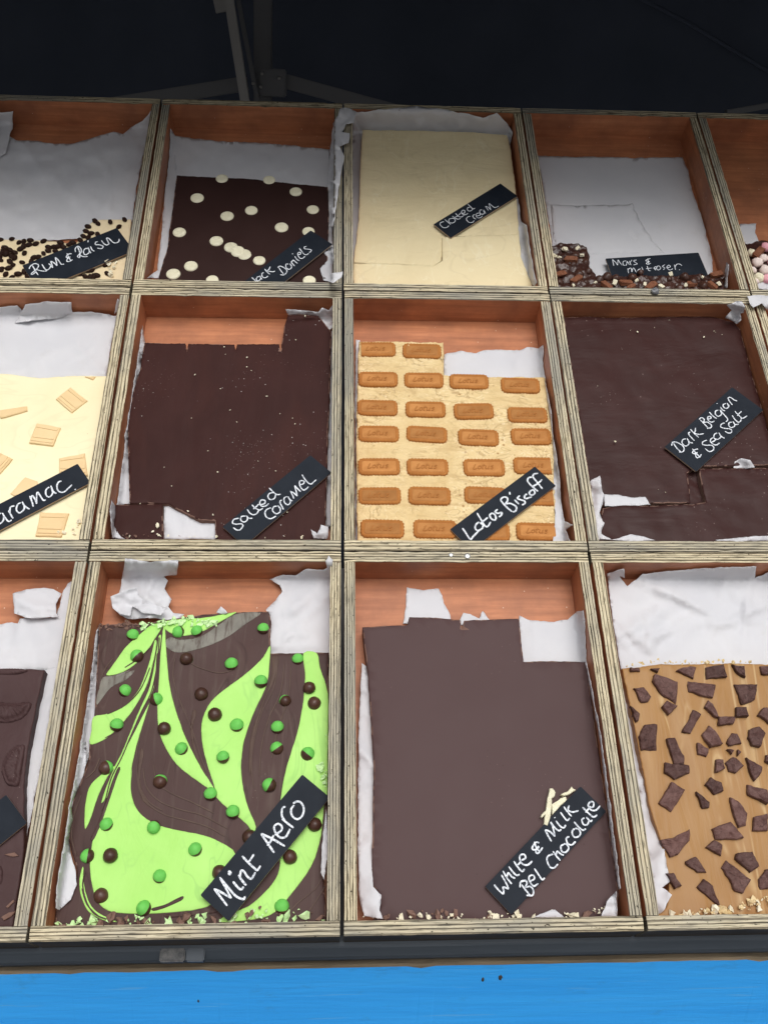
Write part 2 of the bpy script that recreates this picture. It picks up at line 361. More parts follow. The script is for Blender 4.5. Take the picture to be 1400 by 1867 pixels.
# ---------------------------------------------------------------- trays
W, H, TH, DEP = 0.34, 0.48241, 0.0168, 0.0525
def inner(c, r):
    """inner bounds of the tray in column c, row r (row 1 is the top one)"""
    u0 = (c - 1) * W; v1 = (3 - r) * H; v0 = v1 - H
    return (u0 + TH, u0 + W - TH, v0 + TH, v1 - TH)
def wall(bm_along, name, parent, u0, u1, v0, v1, axis, seed):
    """one plywood board standing on the tray floor; rim is the ply edge"""
    rnd = random.Random(seed)
    top = rnd.uniform(-.0008, .0006)
    bm = bmesh.new(); uvl = bm.loops.layers.uv.new('UVMap')
    L = (u1 - u0) if axis == 0 else (v1 - v0); T = (v1 - v0) if axis == 0 else (u1 - u0)
    n = int(L / .012); NL = rnd.choice((6, 7, 7, 8)); dark0 = rnd.randrange(2); ws = [rnd.uniform(.45, .95) if (q + dark0) % 2 else rnd.uniform(.9, 1.6) for q in range(NL)]; tw = sum(ws)
    prof = [(0, -DEP - .004, 0), (0, -.0012, 0)]; pm = [None, 0]; x0 = .0005
    for q in range(NL):
        x1 = x0 + (T - .001) * ws[q] / tw; dk = (q + dark0) % 2
        zz = -rnd.uniform(.0004, .0011) if dk else -rnd.uniform(0, .0003)
        if rnd.random() < .12: zz -= .0012
        prof += [(x0, zz, q), (x1 - .0001, zz, q)]; pm += [3, 3 if dk else 0]; x0 = x1
    prof += [(T, -.0012, NL - 1), (T, -DEP - .004, 0)]; pm += [0, None]; M = len(prof)
    rings = []
    for i in range(n + 1):
        a = i / n * L; ring = []
        for k, (x, z, q) in enumerate(prof):
            rim = 1 <= k <= M - 2
            jx = .0006 * noise.noise(Vector((a * 50, seed * 3.1, q * 5))) if rim else 0
            jz = .0005 * noise.noise(Vector((a * 60, seed * 1.7 + 20, q * 7))) if rim else 0
            if rim and q in (0, NL - 1) and noise.noise(Vector((a * 60, seed * 7.7, q))) > .42: jz -= .0016
            if rim and i in (0, n): jz -= .0006
            if axis == 0: co = (u0 + a, v0 + x + jx, z + jz + (top if rim else 0))
            else: co = (u0 + x + jx, v0 + a, z + jz + (top if rim else 0))
            ring.append(bm.verts.new(co))
        rings.append((a, ring))
    off = rnd.uniform(0, 50); offv = rnd.uniform(0, 5)
    def face(vs_, mi, uvs):
        f = bm.faces.new(vs_); f.material_index = mi
        for lp, q in zip(f.loops, uvs): lp[uvl].uv = (q[0] + off, q[1] + offv)
    for (a0, r0), (a1, r1) in zip(rings[:-1], rings[1:]):
        for k in range(M - 1):
            mi = (2 if name == 'front_wall' and k == 0 else 1) if k in (0, M - 2) else pm[k + 1]
            z_ = 1 if k in (0, M - 2) else 0
            q = [(a0, prof[k][z_]), (a1, prof[k][z_]), (a1, prof[k + 1][z_]), (a0, prof[k + 1][z_])]
            face([r0[k], r1[k], r1[k + 1], r0[k + 1]], mi, q)
    for a_, r_ in (rings[0], rings[-1]):
        face(r_, 3, [(p[1], p[0]) for p in prof])
    bmesh.ops.recalc_face_normals(bm, faces=bm.faces)
    return from_bm(name, bm, ['pale_ply_layer', 'red_brown_plywood_veneer', 'grimy_plywood_face', 'dark_ply_layer'], parent)
def tray(c, r, label):
    u0 = (c - 1) * W; v1 = (3 - r) * H; v0 = v1 - H
    rnd = random.Random(c * 10 + r)
    g = lambda: rnd.uniform(.0011, .0026)
    a0, a1, b0, b1 = u0 + g(), u0 + W - g(), v0 + g() * .5, v1 - g() * .5
    t = root('fudge_tray', ((u0 + W / 2), v0 + H / 2, -DEP - .006), label, 'tray', 'wooden fudge trays on the sloping stall')
    iu0, iu1, iv0, iv1 = inner(c, r); s = c * 40 + r * 7
    wall(0, 'front_wall', t, a0, a1, b0, iv0, 0, s)
    bw = wall(0, 'back_wall', t, a0, a1, iv1, b1, 0, s + 1)
    wall(0, 'side_wall', t, a0, iu0, iv0 + .0004, iv1 - .0004, 1, s + 2)
    wall(0, 'side_wall', t, iu1, a1, iv0 + .0004, iv1 - .0004, 1, s + 3)
    bm = bmesh.new(); uvl = bm.loops.layers.uv.new('UVMap')
    bmesh.ops.create_cube(bm, size=1)
    for v in bm.verts:
        v.co = ((u0 + W / 2) + v.co.x * (iu1 - iu0 + .004), (v0 + H / 2) + v.co.y * (iv1 - iv0 + .004), -DEP - .002 + v.co.z * .004)
    for f in bm.faces:
        for lp in f.loops: lp[uvl].uv = (lp.vert.co.x + s * .37, lp.vert.co.y + s)
    from_bm('floor_panel', bm, 'red_brown_plywood_veneer', t)
    return t, bw
TR = {}
for c, r, lab in [
    (0, 1, 'wooden tray of raisin fudge at the far upper left'),
    (1, 1, 'wooden tray of dark fudge dotted with white buttons'),
    (2, 1, 'wooden tray holding clotted cream fudge, top row'),
    (3, 1, 'nearly empty wooden tray with a strip of lumpy chocolate'),
    (4, 1, 'wooden tray of pink and white sweets at the upper right edge'),
    (0, 2, 'wooden tray of pale cream fudge at the left edge, middle row'),
    (1, 2, 'wooden tray of dark fudge with white specks, middle row'),
    (2, 2, 'wooden tray of fudge set with rows of biscuits'),
    (3, 2, 'wooden tray of glossy dark fudge with a cut front block'),
    (4, 2, 'wooden tray cut off by the right edge, middle row'),
    (0, 3, 'wooden tray of chocolate orange fudge at the lower left edge'),
    (1, 3, 'wooden tray of green and brown swirled fudge'),
    (2, 3, 'wooden tray of plain smooth brown fudge, bottom row'),
    (3, 3, 'wooden tray of tan fudge with chocolate chunks, lower right')]:
    TR[(c, r)] = tray(c, r, lab)
# two screw heads in the rim of the plain brown tray
for (x, y, rr) in ((822, 1011, .0034), (852, 1013, .0044)):
    bm = bmesh.new(); bmesh.ops.create_uvsphere(bm, u_segments=14, v_segments=8, radius=rr)
    p = P(x, y, .001)
    for v in bm.verts: v.co = Vector((p.x + v.co.x, p.y + v.co.y, max(-.001, v.co.z * .45)))
    from_bm('screw', bm, 'bright_screw', TR[(2, 3)][1])
bm = bmesh.new(); bmesh.ops.create_icosphere(bm, subdivisions=2, radius=.007)
p = P(1194, 531, .003)
for v in bm.verts:
    v.co = Vector((v.co.x, v.co.y * .9, v.co.z * .7)) * (1 + .35 * noise.noise(v.co * 260)) + p
tag(from_bm('tape_scrap', bm, 'black_frame_steel', None, p), 'small black scrap stuck on the rim below the lumpy chocolate', 'scrap')

# ---------------------------------------------------------------- fudge
def clampuv(p, b, m=.0008):
    return (min(max(p[0], b[0] + m), b[1] - m), min(max(p[1], b[2] + m), b[3] - m))
def px2(pts, wv, b=None):
    o = []
    for q in pts:
        v = P(q[0], q[1], wv); v = (v.x, v.y)
        if b: v = clampuv(v, b)
        if not o or (Vector(v) - Vector(o[-1])).length > 2e-4: o.append(v)
    if (Vector(o[0]) - Vector(o[-1])).length < 2e-4: o.pop()
    return o
def slab(name, poly, wt, wb, mats, parent=None, base=None, res=.007, hf=None, jag=.0007, step=.004, edge=.0012, side=None, sm=True):
    """poly in display coordinates; flat-topped body with worn edges"""
    pl = resample(poly, step, jag, len(name) + wt * 77)
    xs = [p[0] for p in pl]; ys = [p[1] for p in pl]
    ins = []
    n = len(pl); area = sum(pl[i][0] * pl[(i + 1) % n][1] - pl[(i + 1) % n][0] * pl[i][1] for i in range(n))
    sg = 1 if area > 0 else -1
    for i in range(n):
        a = Vector(pl[i - 1]); b = Vector(pl[(i + 1) % n]); d = b - a
        if d.length < 1e-9: continue
        q = Vector(pl[i]) + Vector((-d.y, d.x)) / d.length * sg * edge * 1.3
        if inside(q, pl): ins.append((q.x, q.y))
    rnd = random.Random(int(abs(wt) * 1e5) + n)
    x = min(xs)
    if res:
        while x < max(xs):
            y = min(ys)
            while y < max(ys):
                q = (x + rnd.uniform(-.3, .3) * res, y + rnd.uniform(-.3, .3) * res)
                if inside(q, pl): ins.append(q)
                y += res
            x += res
    V, E, Fc = triangulate(pl, ins)
    bm = bmesh.new()
    bvs = [bm.verts.new((v.x, v.y, wt + (hf(v.x, v.y) if hf else 0))) for v in V]
    for f in Fc:
        try: bm.faces.new([bvs[i] for i in f])
        except ValueError: pass
    for v in [v for v in bm.verts if not v.link_faces]: bm.verts.remove(v)
    for f in bm.faces: f.smooth = sm
    be = [e for e in bm.edges if e.is_boundary]
    for v in {v for e in be for v in e.verts}: v.co.z -= edge * (.7 + .5 * noise.noise(v.co * 200))
    ex = bmesh.ops.extrude_edge_only(bm, edges=be)['geom']
    for g in ex:
        if isinstance(g, bmesh.types.BMVert):
            g.co.z = wb
    sf = {g for g in ex if isinstance(g, bmesh.types.BMFace)}
    for f in sf:
        f.smooth = False
        if side: f.material_index = 1
    if side:                                                        # crumbly paler line where the knife went
        bv = {v for e in be if e.is_valid for v in e.verts}
        for f in bm.faces:
            if f not in sf and any(v in bv for v in f.verts) and noise.noise(f.calc_center_median() * 90) > .02: f.material_index = 1
    bmesh.ops.recalc_face_normals(bm, faces=bm.faces)
    return from_bm(name, bm, [mats, side] if side else mats, parent, base)
def wav(amp, sc=14, seed=0, ax=1.0, ay=1.0):
    return lambda u, v: amp * (noise.noise(Vector((u * sc * ax, v * sc * ay, seed))) + .5 * noise.noise(Vector((u * sc * 2.7 * ax, v * sc * 2.7 * ay, seed + 5))))
def ribbon(bm, pts, wd, z, dz=0.0, h=.0003, mi=0, seed=0):
    """flat pen stroke with rounded ends"""
    n = len(pts); L, R_ = [], []
    for i in range(n):
        a = Vector(pts[max(0, i - 1)]); b_ = Vector(pts[min(n - 1, i + 1)]); d = (b_ - a)
        d = d.normalized() if d.length > 1e-9 else Vector((1, 0))
        nn = Vector((-d.y, d.x)); e = min(i, n - 1 - i)
        ww = wd * .5 * (1 + .2 * noise.noise(Vector((i * .22, seed, 0)))) * (.55 if e == 0 else .9 if e == 1 else 1)
        p = Vector(pts[i]); zz = z + dz * i
        L.append((bm.verts.new((*(p + nn * ww), zz + h)), bm.verts.new((*(p + nn * (ww + .0001)), zz - .0002))))
        R_.append((bm.verts.new((*(p - nn * ww), zz + h)), bm.verts.new((*(p - nn * (ww + .0001)), zz - .0002))))
    fs = []
    for i in range(n - 1):
        fs += [bm.faces.new((R_[i][0], R_[i + 1][0], L[i + 1][0], L[i][0])),
               bm.faces.new((L[i][0], L[i + 1][0], L[i + 1][1], L[i][1])),
               bm.faces.new((R_[i][1], R_[i + 1][1], R_[i + 1][0], R_[i][0]))]
    for f in fs: f.material_index = mi
def swirly(amp, sc):
    def f(u, v):
        k = Vector((u * sc, v * sc * 1.5, 3)); wq = Vector((noise.noise(k * .6), noise.noise(k * .6 + Vector((5, 5, 5))), 0)) * 1.6
        a = 1 - abs(noise.noise(k + wq)) * 2; c = 1 - abs(noise.noise(k * 2.3 + wq * 2)) * 2
        return amp * (.55 * max(0, a) ** 3 + .35 * max(0, c) ** 3) + .5 * amp * noise.noise(k * .5)
    return f
def drips(u, v):
    a = noise.noise(Vector((u * 30, v * 5, 2))) + .6 * noise.noise(Vector((u * 70, v * 12, 9)))
    return .0011 * a + .0008 * noise.noise(Vector((u * 14, v * 14, 5)))
FB = -DEP + .0012
def center(c, r, wv=FB):
    b = inner(c, r); return ((b[0] + b[1]) / 2, (b[2] + b[3]) / 2, wv)
def fudge_thing(c, r, label, name='fudge_slab', cat='fudge'):
    return root(name, center(c, r), label, cat)

WT = -.029
# raisin fudge
b = inner(0, 1); S = fudge_thing(0, 1, 'cream fudge strip dotted with raisins, top left tray')
slab('fudge_body', px2(zI([(-700, 350), (0, 352), (300, 362), (560, 377), (740, 402), (800, 345), (830, 255), (920, 168), (1040, 162), (1290, 157), (1250, 800), (-700, 800)]), WT, b), WT, FB, 'raisin_fudge', S, hf=wav(.0012, 30))
def raisin_mesh():
    bm = bmesh.new(); bmesh.ops.create_icosphere(bm, subdivisions=2, radius=1)
    for v in bm.verts:
        n_ = 1 + .22 * noise.noise(v.co * 2.6); v.co = Vector((v.co.x * .0058, v.co.y * .0042, v.co.z * .0036)) * n_
    return mesh_only('raisin', bm, 'raisin_skin')
RM = raisin_mesh()
def scatter(me, name, parent, u, v, wv, rz=0, s=1, rx=0, ry=0):
    o = bpy.data.objects.new(name, me); COL.objects.link(o); o.parent = parent
    o.location = Vector((u, v, wv)) - BASE[parent.name]; o.rotation_euler = (rx, ry, rz)
    o.scale = (s, s, s) if isinstance(s, (int, float)) else s
    return o
rr = random.Random(3)
for x, y in zI([(5, 358), (120, 352), (190, 385), (237, 375), (300, 367), (285, 410), (355, 400), (430, 372), (235, 420), (205, 450), (243, 492), (50, 440), (60, 480), (30, 465), (100, 460), (145, 485), (15, 500), (65, 500), (115, 520), (148, 540), (100, 575), (10, 560), (5, 530), (220, 583), (335, 535), (20, 640), (5, 655), (180, 698), (240, 672), (270, 720), (430, 495), (480, 437), (475, 470), (530, 430), (565, 430), (595, 390), (620, 428), (545, 470), (700, 395), (680, 408), (715, 390), (375, 530), (310, 575), (790, 365), (820, 325), (845, 275), (865, 230), (895, 295), (935, 175), (963, 200), (1085, 185), (1170, 232), (1225, 163), (870, 338), (960, 305), (885, 635), (860, 660), (905, 660), (780, 690), (840, 720), (950, 710), (890, 725), (930, 600), (1030, 555), (1040, 605), (1055, 690), (925, 715), (130, 610), (90, 640), (60, 700), (120, 725), (-40, 480), (-60, 600)]):
    q = P(x, y, WT + .002)
    scatter(RM, 'raisin', S, q.x, q.y, WT + .0014 + rr.uniform(0, .001), rr.uniform(-1.6, 1.6), rr.uniform(.85, 1.15))
# dark fudge with white buttons
b = inner(1, 1); S = fudge_thing(1, 1, 'dark fudge slab dotted with white chocolate buttons')
slab('fudge_body', px2(z1([(645, 638), (760, 645), (900, 650), (1060, 668), (1196, 680), (1200, 780), (1195, 900), (1195, 1080), (560, 1080), (612, 900), (630, 760)]), WT, b), WT, FB, 'plain_chocolate_fudge', S, hf=wav(.0006, 18, 3), side='cut_chocolate')
def button_mesh():
    bm = bmesh.new(); prof = [(.0, .0022), (.006, .0021), (.0098, .0017), (.0112, .0008), (.0114, -.001)]
    rings = []
    top = bm.verts.new((0, 0, .0022))
    for r_, z_ in prof[1:]:
        rings.append([bm.verts.new((r_ * math.cos(a * math.tau / 22), r_ * math.sin(a * math.tau / 22), z_)) for a in range(22)])
    for a in range(22):
        bm.faces.new((top, rings[0][a], rings[0][(a + 1) % 22]))
        for q in range(len(rings) - 1):
            bm.faces.new((rings[q][a], rings[q + 1][a], rings[q + 1][(a + 1) % 22], rings[q][(a + 1) % 22]))
    for f in bm.faces: f.smooth = True
    return mesh_only('white_button', bm, 'white_chocolate')
BM_ = button_mesh()
for i, (x, y) in enumerate(z1([(810, 652), (982, 657), (720, 723), (1079, 700), (829, 789), (917, 768), (1141, 765), (655, 848), (1027, 830), (1125, 845), (790, 880), (843, 903), (868, 920), (892, 930), (946, 951), (697, 971), (633, 1000), (775, 1022), (1128, 1024)])):
    q = P(x, y, WT); q.y = min(q.y, inner(1, 1)[3] - .15)
    scatter(BM_, 'white_button', S, q.x, q.y, WT + (.0012 if i == 12 else .0002), i, rr.uniform(.93, 1.07), .14 if i in (12, 13) else 0)
# clotted cream: a big slab and a cut block in front of it
b = inner(2, 1)
S = slab('fudge_slab', px2([(661, 236), (760, 238), (860, 240), (924, 246), (931, 270), (938, 330), (942, 370), (946, 428), (875, 428.6), (807.5, 432.6), (806, 445), (805, 475), (790, 484.6), (700, 480.6), (640, 478.6), (654, 400), (657, 300)], WT, b), WT, FB, 'clotted_cream_fudge', None, center(2, 1), hf=wav(.0016, 16, 8, 1, 1.6), jag=.0011)
tag(S, 'large pale yellow fudge slab behind the cut block, top row', 'fudge')
S = slab('fudge_block', px2([(806, 432), (880, 428), (946, 427), (950, 470), (968, 515), (975, 540), (640, 540), (644, 480), (700, 480), (792, 484), (806, 474)], WT + .0035, b), WT + .0035, FB, 'clotted_cream_fudge', None, center(2, 1), hf=wav(.0014, 16, 9), jag=.0009)
tag(S, 'paler L-shaped fudge block at the front of the top row tray', 'fudge')
# lumpy chocolate with malt balls
b = inner(3, 1); S = fudge_thing(3, 1, 'lumpy L-shaped strip of chocolate with malt balls and bits')
LP = z2([(606, 905), (625, 888), (690, 890), (742, 898), (750, 965), (772, 1005), (850, 1012), (1000, 1005), (1150, 1000), (1235, 995), (1240, 1080), (606, 1080)])
slab('fudge_body', px2(LP, -.030, b), -.030, FB, 'rocky_chocolate', S, hf=wav(.006, 75, 4), res=.003, jag=.004)
bm = bmesh.new(); bmesh.ops.create_uvsphere(bm, u_segments=16, v_segments=10, radius=.0088)
for v in bm.verts: v.co *= 1 + .16 * noise.noise(v.co * 160)
for f in bm.faces: f.smooth = True
MALT = mesh_only('malt_ball', bm, 'ball_chocolate')
for x, y in z2([(645, 890), (617, 905), (665, 935), (700, 925), (728, 915), (640, 945), (690, 960), (735, 950), (620, 970), (660, 985), (710, 1000), (745, 985), (640, 1025), (690, 1035), (735, 1025), (785, 1015), (812, 1010), (845, 1012), (870, 1035), (905, 1012), (935, 990), (955, 1010), (985, 1030), (1010, 1005), (1060, 1030), (1095, 1010), (1125, 1030), (1150, 1010), (1165, 1040), (1195, 1025), (1040, 1015), (910, 1040), (820, 1040), (765, 1040), (1080, 1045)]):
    q = P(x, y, -.028); q.x, q.y = clampuv(q, b, .009)
    scatter(MALT, 'malt_ball', S, q.x, q.y, -.0325 + rr.uniform(-.004, .004), rr.uniform(0, 6), rr.uniform(.6, 1.08))
def shard_mesh(name, mat, l, wd, h, seed):
    r_ = random.Random(seed); bm = bmesh.new()
    bmesh.ops.create_cube(bm, size=1)
    bmesh.ops.bevel(bm, geom=bm.edges[:], offset=.12, segments=1, affect='EDGES')
    for v in bm.verts:
        j = Vector((r_.uniform(-.12, .12), r_.uniform(-.12, .12), r_.uniform(-.1, .1)))
        v.co = Vector(((v.co.x + j.x) * l, (v.co.y + j.y) * wd, (v.co.z + j.z) * h))
    return mesh_only(name, bm, mat)
SH_C = [shard_mesh('caramel_piece', 'caramel_filling', .021, .010, .007, i) for i in range(3)]
SH_W = [shard_mesh('white_piece', 'white_crumb', .009, .006, .005, i + 9) for i in range(3)]
for x, y in z2([(700, 1018), (640, 1000), (810, 1040), (880, 1030), (1120, 1035), (1210, 1000), (900, 1045), (1195, 1040), (680, 945), (970, 1045)]):
    q = P(x, y, -.026); q.x, q.y = clampuv(q, b, .012)
    scatter(rr.choice(SH_C), 'caramel_piece', S, q.x, q.y, -.0265, rr.uniform(-1, 1), rr.uniform(.8, 1.1), rr.uniform(-.3, .3), rr.uniform(-.3, .3))
for x, y in z2([(660, 908), (625, 935), (640, 938), (705, 905), (770, 1030), (920, 1022), (1045, 1000), (1160, 1010), (1100, 1040), (950, 1035), (720, 930), (610, 930), (1010, 1045), (1220, 1035), (690, 1040), (840, 1030)]):
    q = P(x, y, -.026); q.x, q.y = clampuv(q, b, .008)
    scatter(rr.choice(SH_W), 'white_piece', S, q.x, q.y, -.0262, rr.uniform(0, 3), rr.uniform(.6, 1.1), rr.uniform(-.5, .5), rr.uniform(-.5, .5))
# pink and white sweets at the right edge
b = inner(4, 1); S = fudge_thing(4, 1, 'chocolate slab topped with pink and white sweets at the right edge')
slab('fudge_body', px2([(1358, 446), (1375, 440), (1420, 436), (1560, 436), (1600, 540), (1370, 540)], -.034, b), -.034, FB, 'rocky_chocolate', S, hf=wav(.003, 60, 2), res=.006, jag=.003)
def puff(mat, seed):
    bm = bmesh.new(); bmesh.ops.create_icosphere(bm, subdivisions=2, radius=.0085)
    for v in bm.verts: v.co = Vector((v.co.x, v.co.y, v.co.z * .8)) * (1 + .25 * noise.noise(v.co * 180 + Vector((seed, 0, 0))))
    for f in bm.faces: f.smooth = True
    return mesh_only('sweet_piece', bm, mat)
PF = [puff('pink_sweet', 1), puff('pale_sweet', 2), puff('white_chocolate', 3), puff('pale_sweet', 4)]
for x, y, k, s in ((1369, 460, 2, .9), (1380, 478, 3, 1.2), (1392, 470, 1, 1), (1396, 450, 0, 1.1), (1372, 492, 3, .8), (1395, 492, 1, 1.2), (1398, 508, 0, 1.2), (1383, 506, 2, 1.2), (1410, 480, 0, 1.3), (1420, 500, 1, 1.4), (1376, 512, 1, .8), (1425, 460, 3, 1.2)):
    q = P(x, y, -.028); q.x, q.y = clampuv(q, b, .008)
    scatter(PF[k], 'sweet_piece', S, q.x, q.y, -.029, x, s)
scatter(SH_C[0], 'caramel_piece', S, *(lambda q: (q.x, q.y))(P(1381, 462, -.028)), -.027, .9, 1.3)
# pale cream fudge with caramel bar pieces
b = inner(0, 2); S = fudge_thing(0, 2, 'pale cream fudge slab with caramel chocolate pieces, left edge')
slab('fudge_body', px2(z3([(-420, 355), (30, 352), (160, 370), (300, 360), (440, 362), (340, 1060), (-420, 1060)]), WT, b), WT, FB, 'pale_cream_fudge', S, hf=wav(.0016, 12, 1, 1, 2))
def prism(poly, wt, wb, inset, bm=None, hf=None):
    bm = bm or bmesh.new(); n = len(poly)
    ar = sum(poly[i][0] * poly[(i + 1) % n][1] - poly[(i + 1) % n][0] * poly[i][1] for i in range(n)); sg = 1 if ar > 0 else -1
    ring = lambda k, z: []
    ins = []
    for i in range(n):
        a, p, c_ = Vector(poly[i - 1]), Vector(poly[i]), Vector(poly[(i + 1) % n])
        d1 = (p - a).normalized(); d2 = (c_ - p).normalized()
        nn = Vector((-(d1 + d2).y, (d1 + d2).x))
        nn = nn.normalized() if nn.length > 1e-6 else Vector((0, 0))
        ins.append(p + nn * sg * inset)
    lo = [bm.verts.new((p[0], p[1], wb)) for p in poly]
    mi = [bm.verts.new((p[0], p[1], wt - inset * .8 + (hf(*p) if hf else 0))) for p in poly]
    hi = [bm.verts.new((p[0], p[1], wt + (hf(*p) if hf else 0))) for p in ins]
    for i in range(n):
        j = (i + 1) % n
        bm.faces.new((lo[i], lo[j], mi[j], mi[i])); bm.faces.new((mi[i], mi[j], hi[j], hi[i]))
    f = bm.faces.new(hi)
    bmesh.ops.triangulate(bm, faces=[f])
    bmesh.ops.recalc_face_normals(bm, faces=bm.faces)
    return bm
for k, pz in enumerate([[(750, 150), (930, 290), (765, 420), (595, 275)], [(-40, 400), (285, 350), (295, 400), (10, 475)], [(395, 530), (645, 580), (565, 770), (310, 740)], [(-90, 930), (0, 845), (135, 910), (0, 1070)], [(630, 905), (905, 850), (935, 1090), (630, 1070)], [(270, 1105), (400, 1150), (430, 1260), (150, 1305), (110, 1280)], [(430, 1480), (735, 1490), (655, 1740), (380, 1730)], [(905, 36), (1020, 38), (990, 68)]]):
    wt = WT + .003
    q = px2(resample(zG(pz), 9, .8, k), wt)
    bm = prism(q, wt, WT - .003, .0012)
    if len(pz) == 4 and k != 1:
        # raised bars moulded across the piece
        A, B, C_, E_ = [Vector(t) for t in px2(zG(pz), wt)]
        for t0, t1 in ((.12, .22), (.62, .72), (.84, .9)):
            o = [A.lerp(E_, t0).lerp(B.lerp(C_, t0), .06), A.lerp(E_, t0).lerp(B.lerp(C_, t0), .94), A.lerp(E_, t1).lerp(B.lerp(C_, t1), .94), A.lerp(E_, t1).lerp(B.lerp(C_, t1), .06)]
            prism([tuple(t) for t in o], wt + .0011, wt - .001, .0006, bm)
    from_bm('caramel_bar_piece', bm, 'caramel_bar', S)
# dark speckled fudge
b = inner(1, 2)
S = slab('fudge_slab', px2(z3([(576, 228), (700, 232), (740, 230), (746, 262), (752, 232), (935, 236), (940, 256), (946, 234), (1112, 234), (1120, 262), (1135, 160), (1148, 118), (1200, 116), (1270, 120), (1322, 185), (1316, 400), (1308, 600), (1296, 1060), (862, 1060), (858, 940), (800, 938), (760, 920), (700, 890), (672, 872), (517, 870), (512, 680), (510, 560), (530, 430), (560, 330)]), WT, b), WT, FB, 'dark_chocolate_fudge', None, center(1, 2), hf=lambda u, v: .5 * drips(u, v), res=.0045, side='cut_chocolate')
tag(S, 'dark brown speckled fudge slab with its back corner cut away', 'fudge')
S = slab('fudge_block', px2(z3([(455, 878), (520, 874), (648, 871), (654, 1050), (440, 1050)]), WT + .001, b), WT + .001, FB, 'dark_chocolate_fudge', None, center(1, 2), hf=wav(.001, 40, 6), side='cut_chocolate')
tag(S, 'small cut square of dark fudge in the front left tray corner', 'fudge')
bm = bmesh.new()
for x, y, s in [(895, 245, 7), (985, 287, 8), (1003, 340, 4), (985, 325, 4), (1065, 442, 8), (918, 497, 6), (880, 412, 4), (1117, 512, 4), (1167, 530, 5), (1176, 553, 6), (945, 545, 4), (869, 744, 5), (1217, 122, 9), (1180, 217, 5), (778, 356, 6), (685, 800, 5), (850, 915, 8), (900, 275, 4), (655, 725, 5), (1100, 740, 5), (830, 660, 4), (765, 530, 4), (560, 870, 5), (750, 900, 9), (630, 960, 22), (610, 985, 12), (1145, 905, 5), (1075, 820, 4), (1030, 700, 4)]:
    q = P(*z3([(x, y)])[0], WT + .002)
    m_ = Matrix.Translation((q.x, q.y, WT + .0018 + (.002 if s > 10 else 0))) @ Matrix.Rotation(x, 4, 'Z') @ Matrix.Diagonal((1, rr.uniform(.5, .9), .45, 1))
    g = bmesh.ops.create_icosphere(bm, subdivisions=1, radius=s / 2.1875 / 1300 * .62, matrix=m_)
    for v in g['verts']: v.co += Vector((rr.uniform(-1, 1), rr.uniform(-1, 1), 0)) * .0005
tag(from_bm('salt_flakes', bm, 'white_crumb', None, center(1, 2)), 'white salt flakes scattered over the dark speckled fudge', 'salt', kind='stuff')
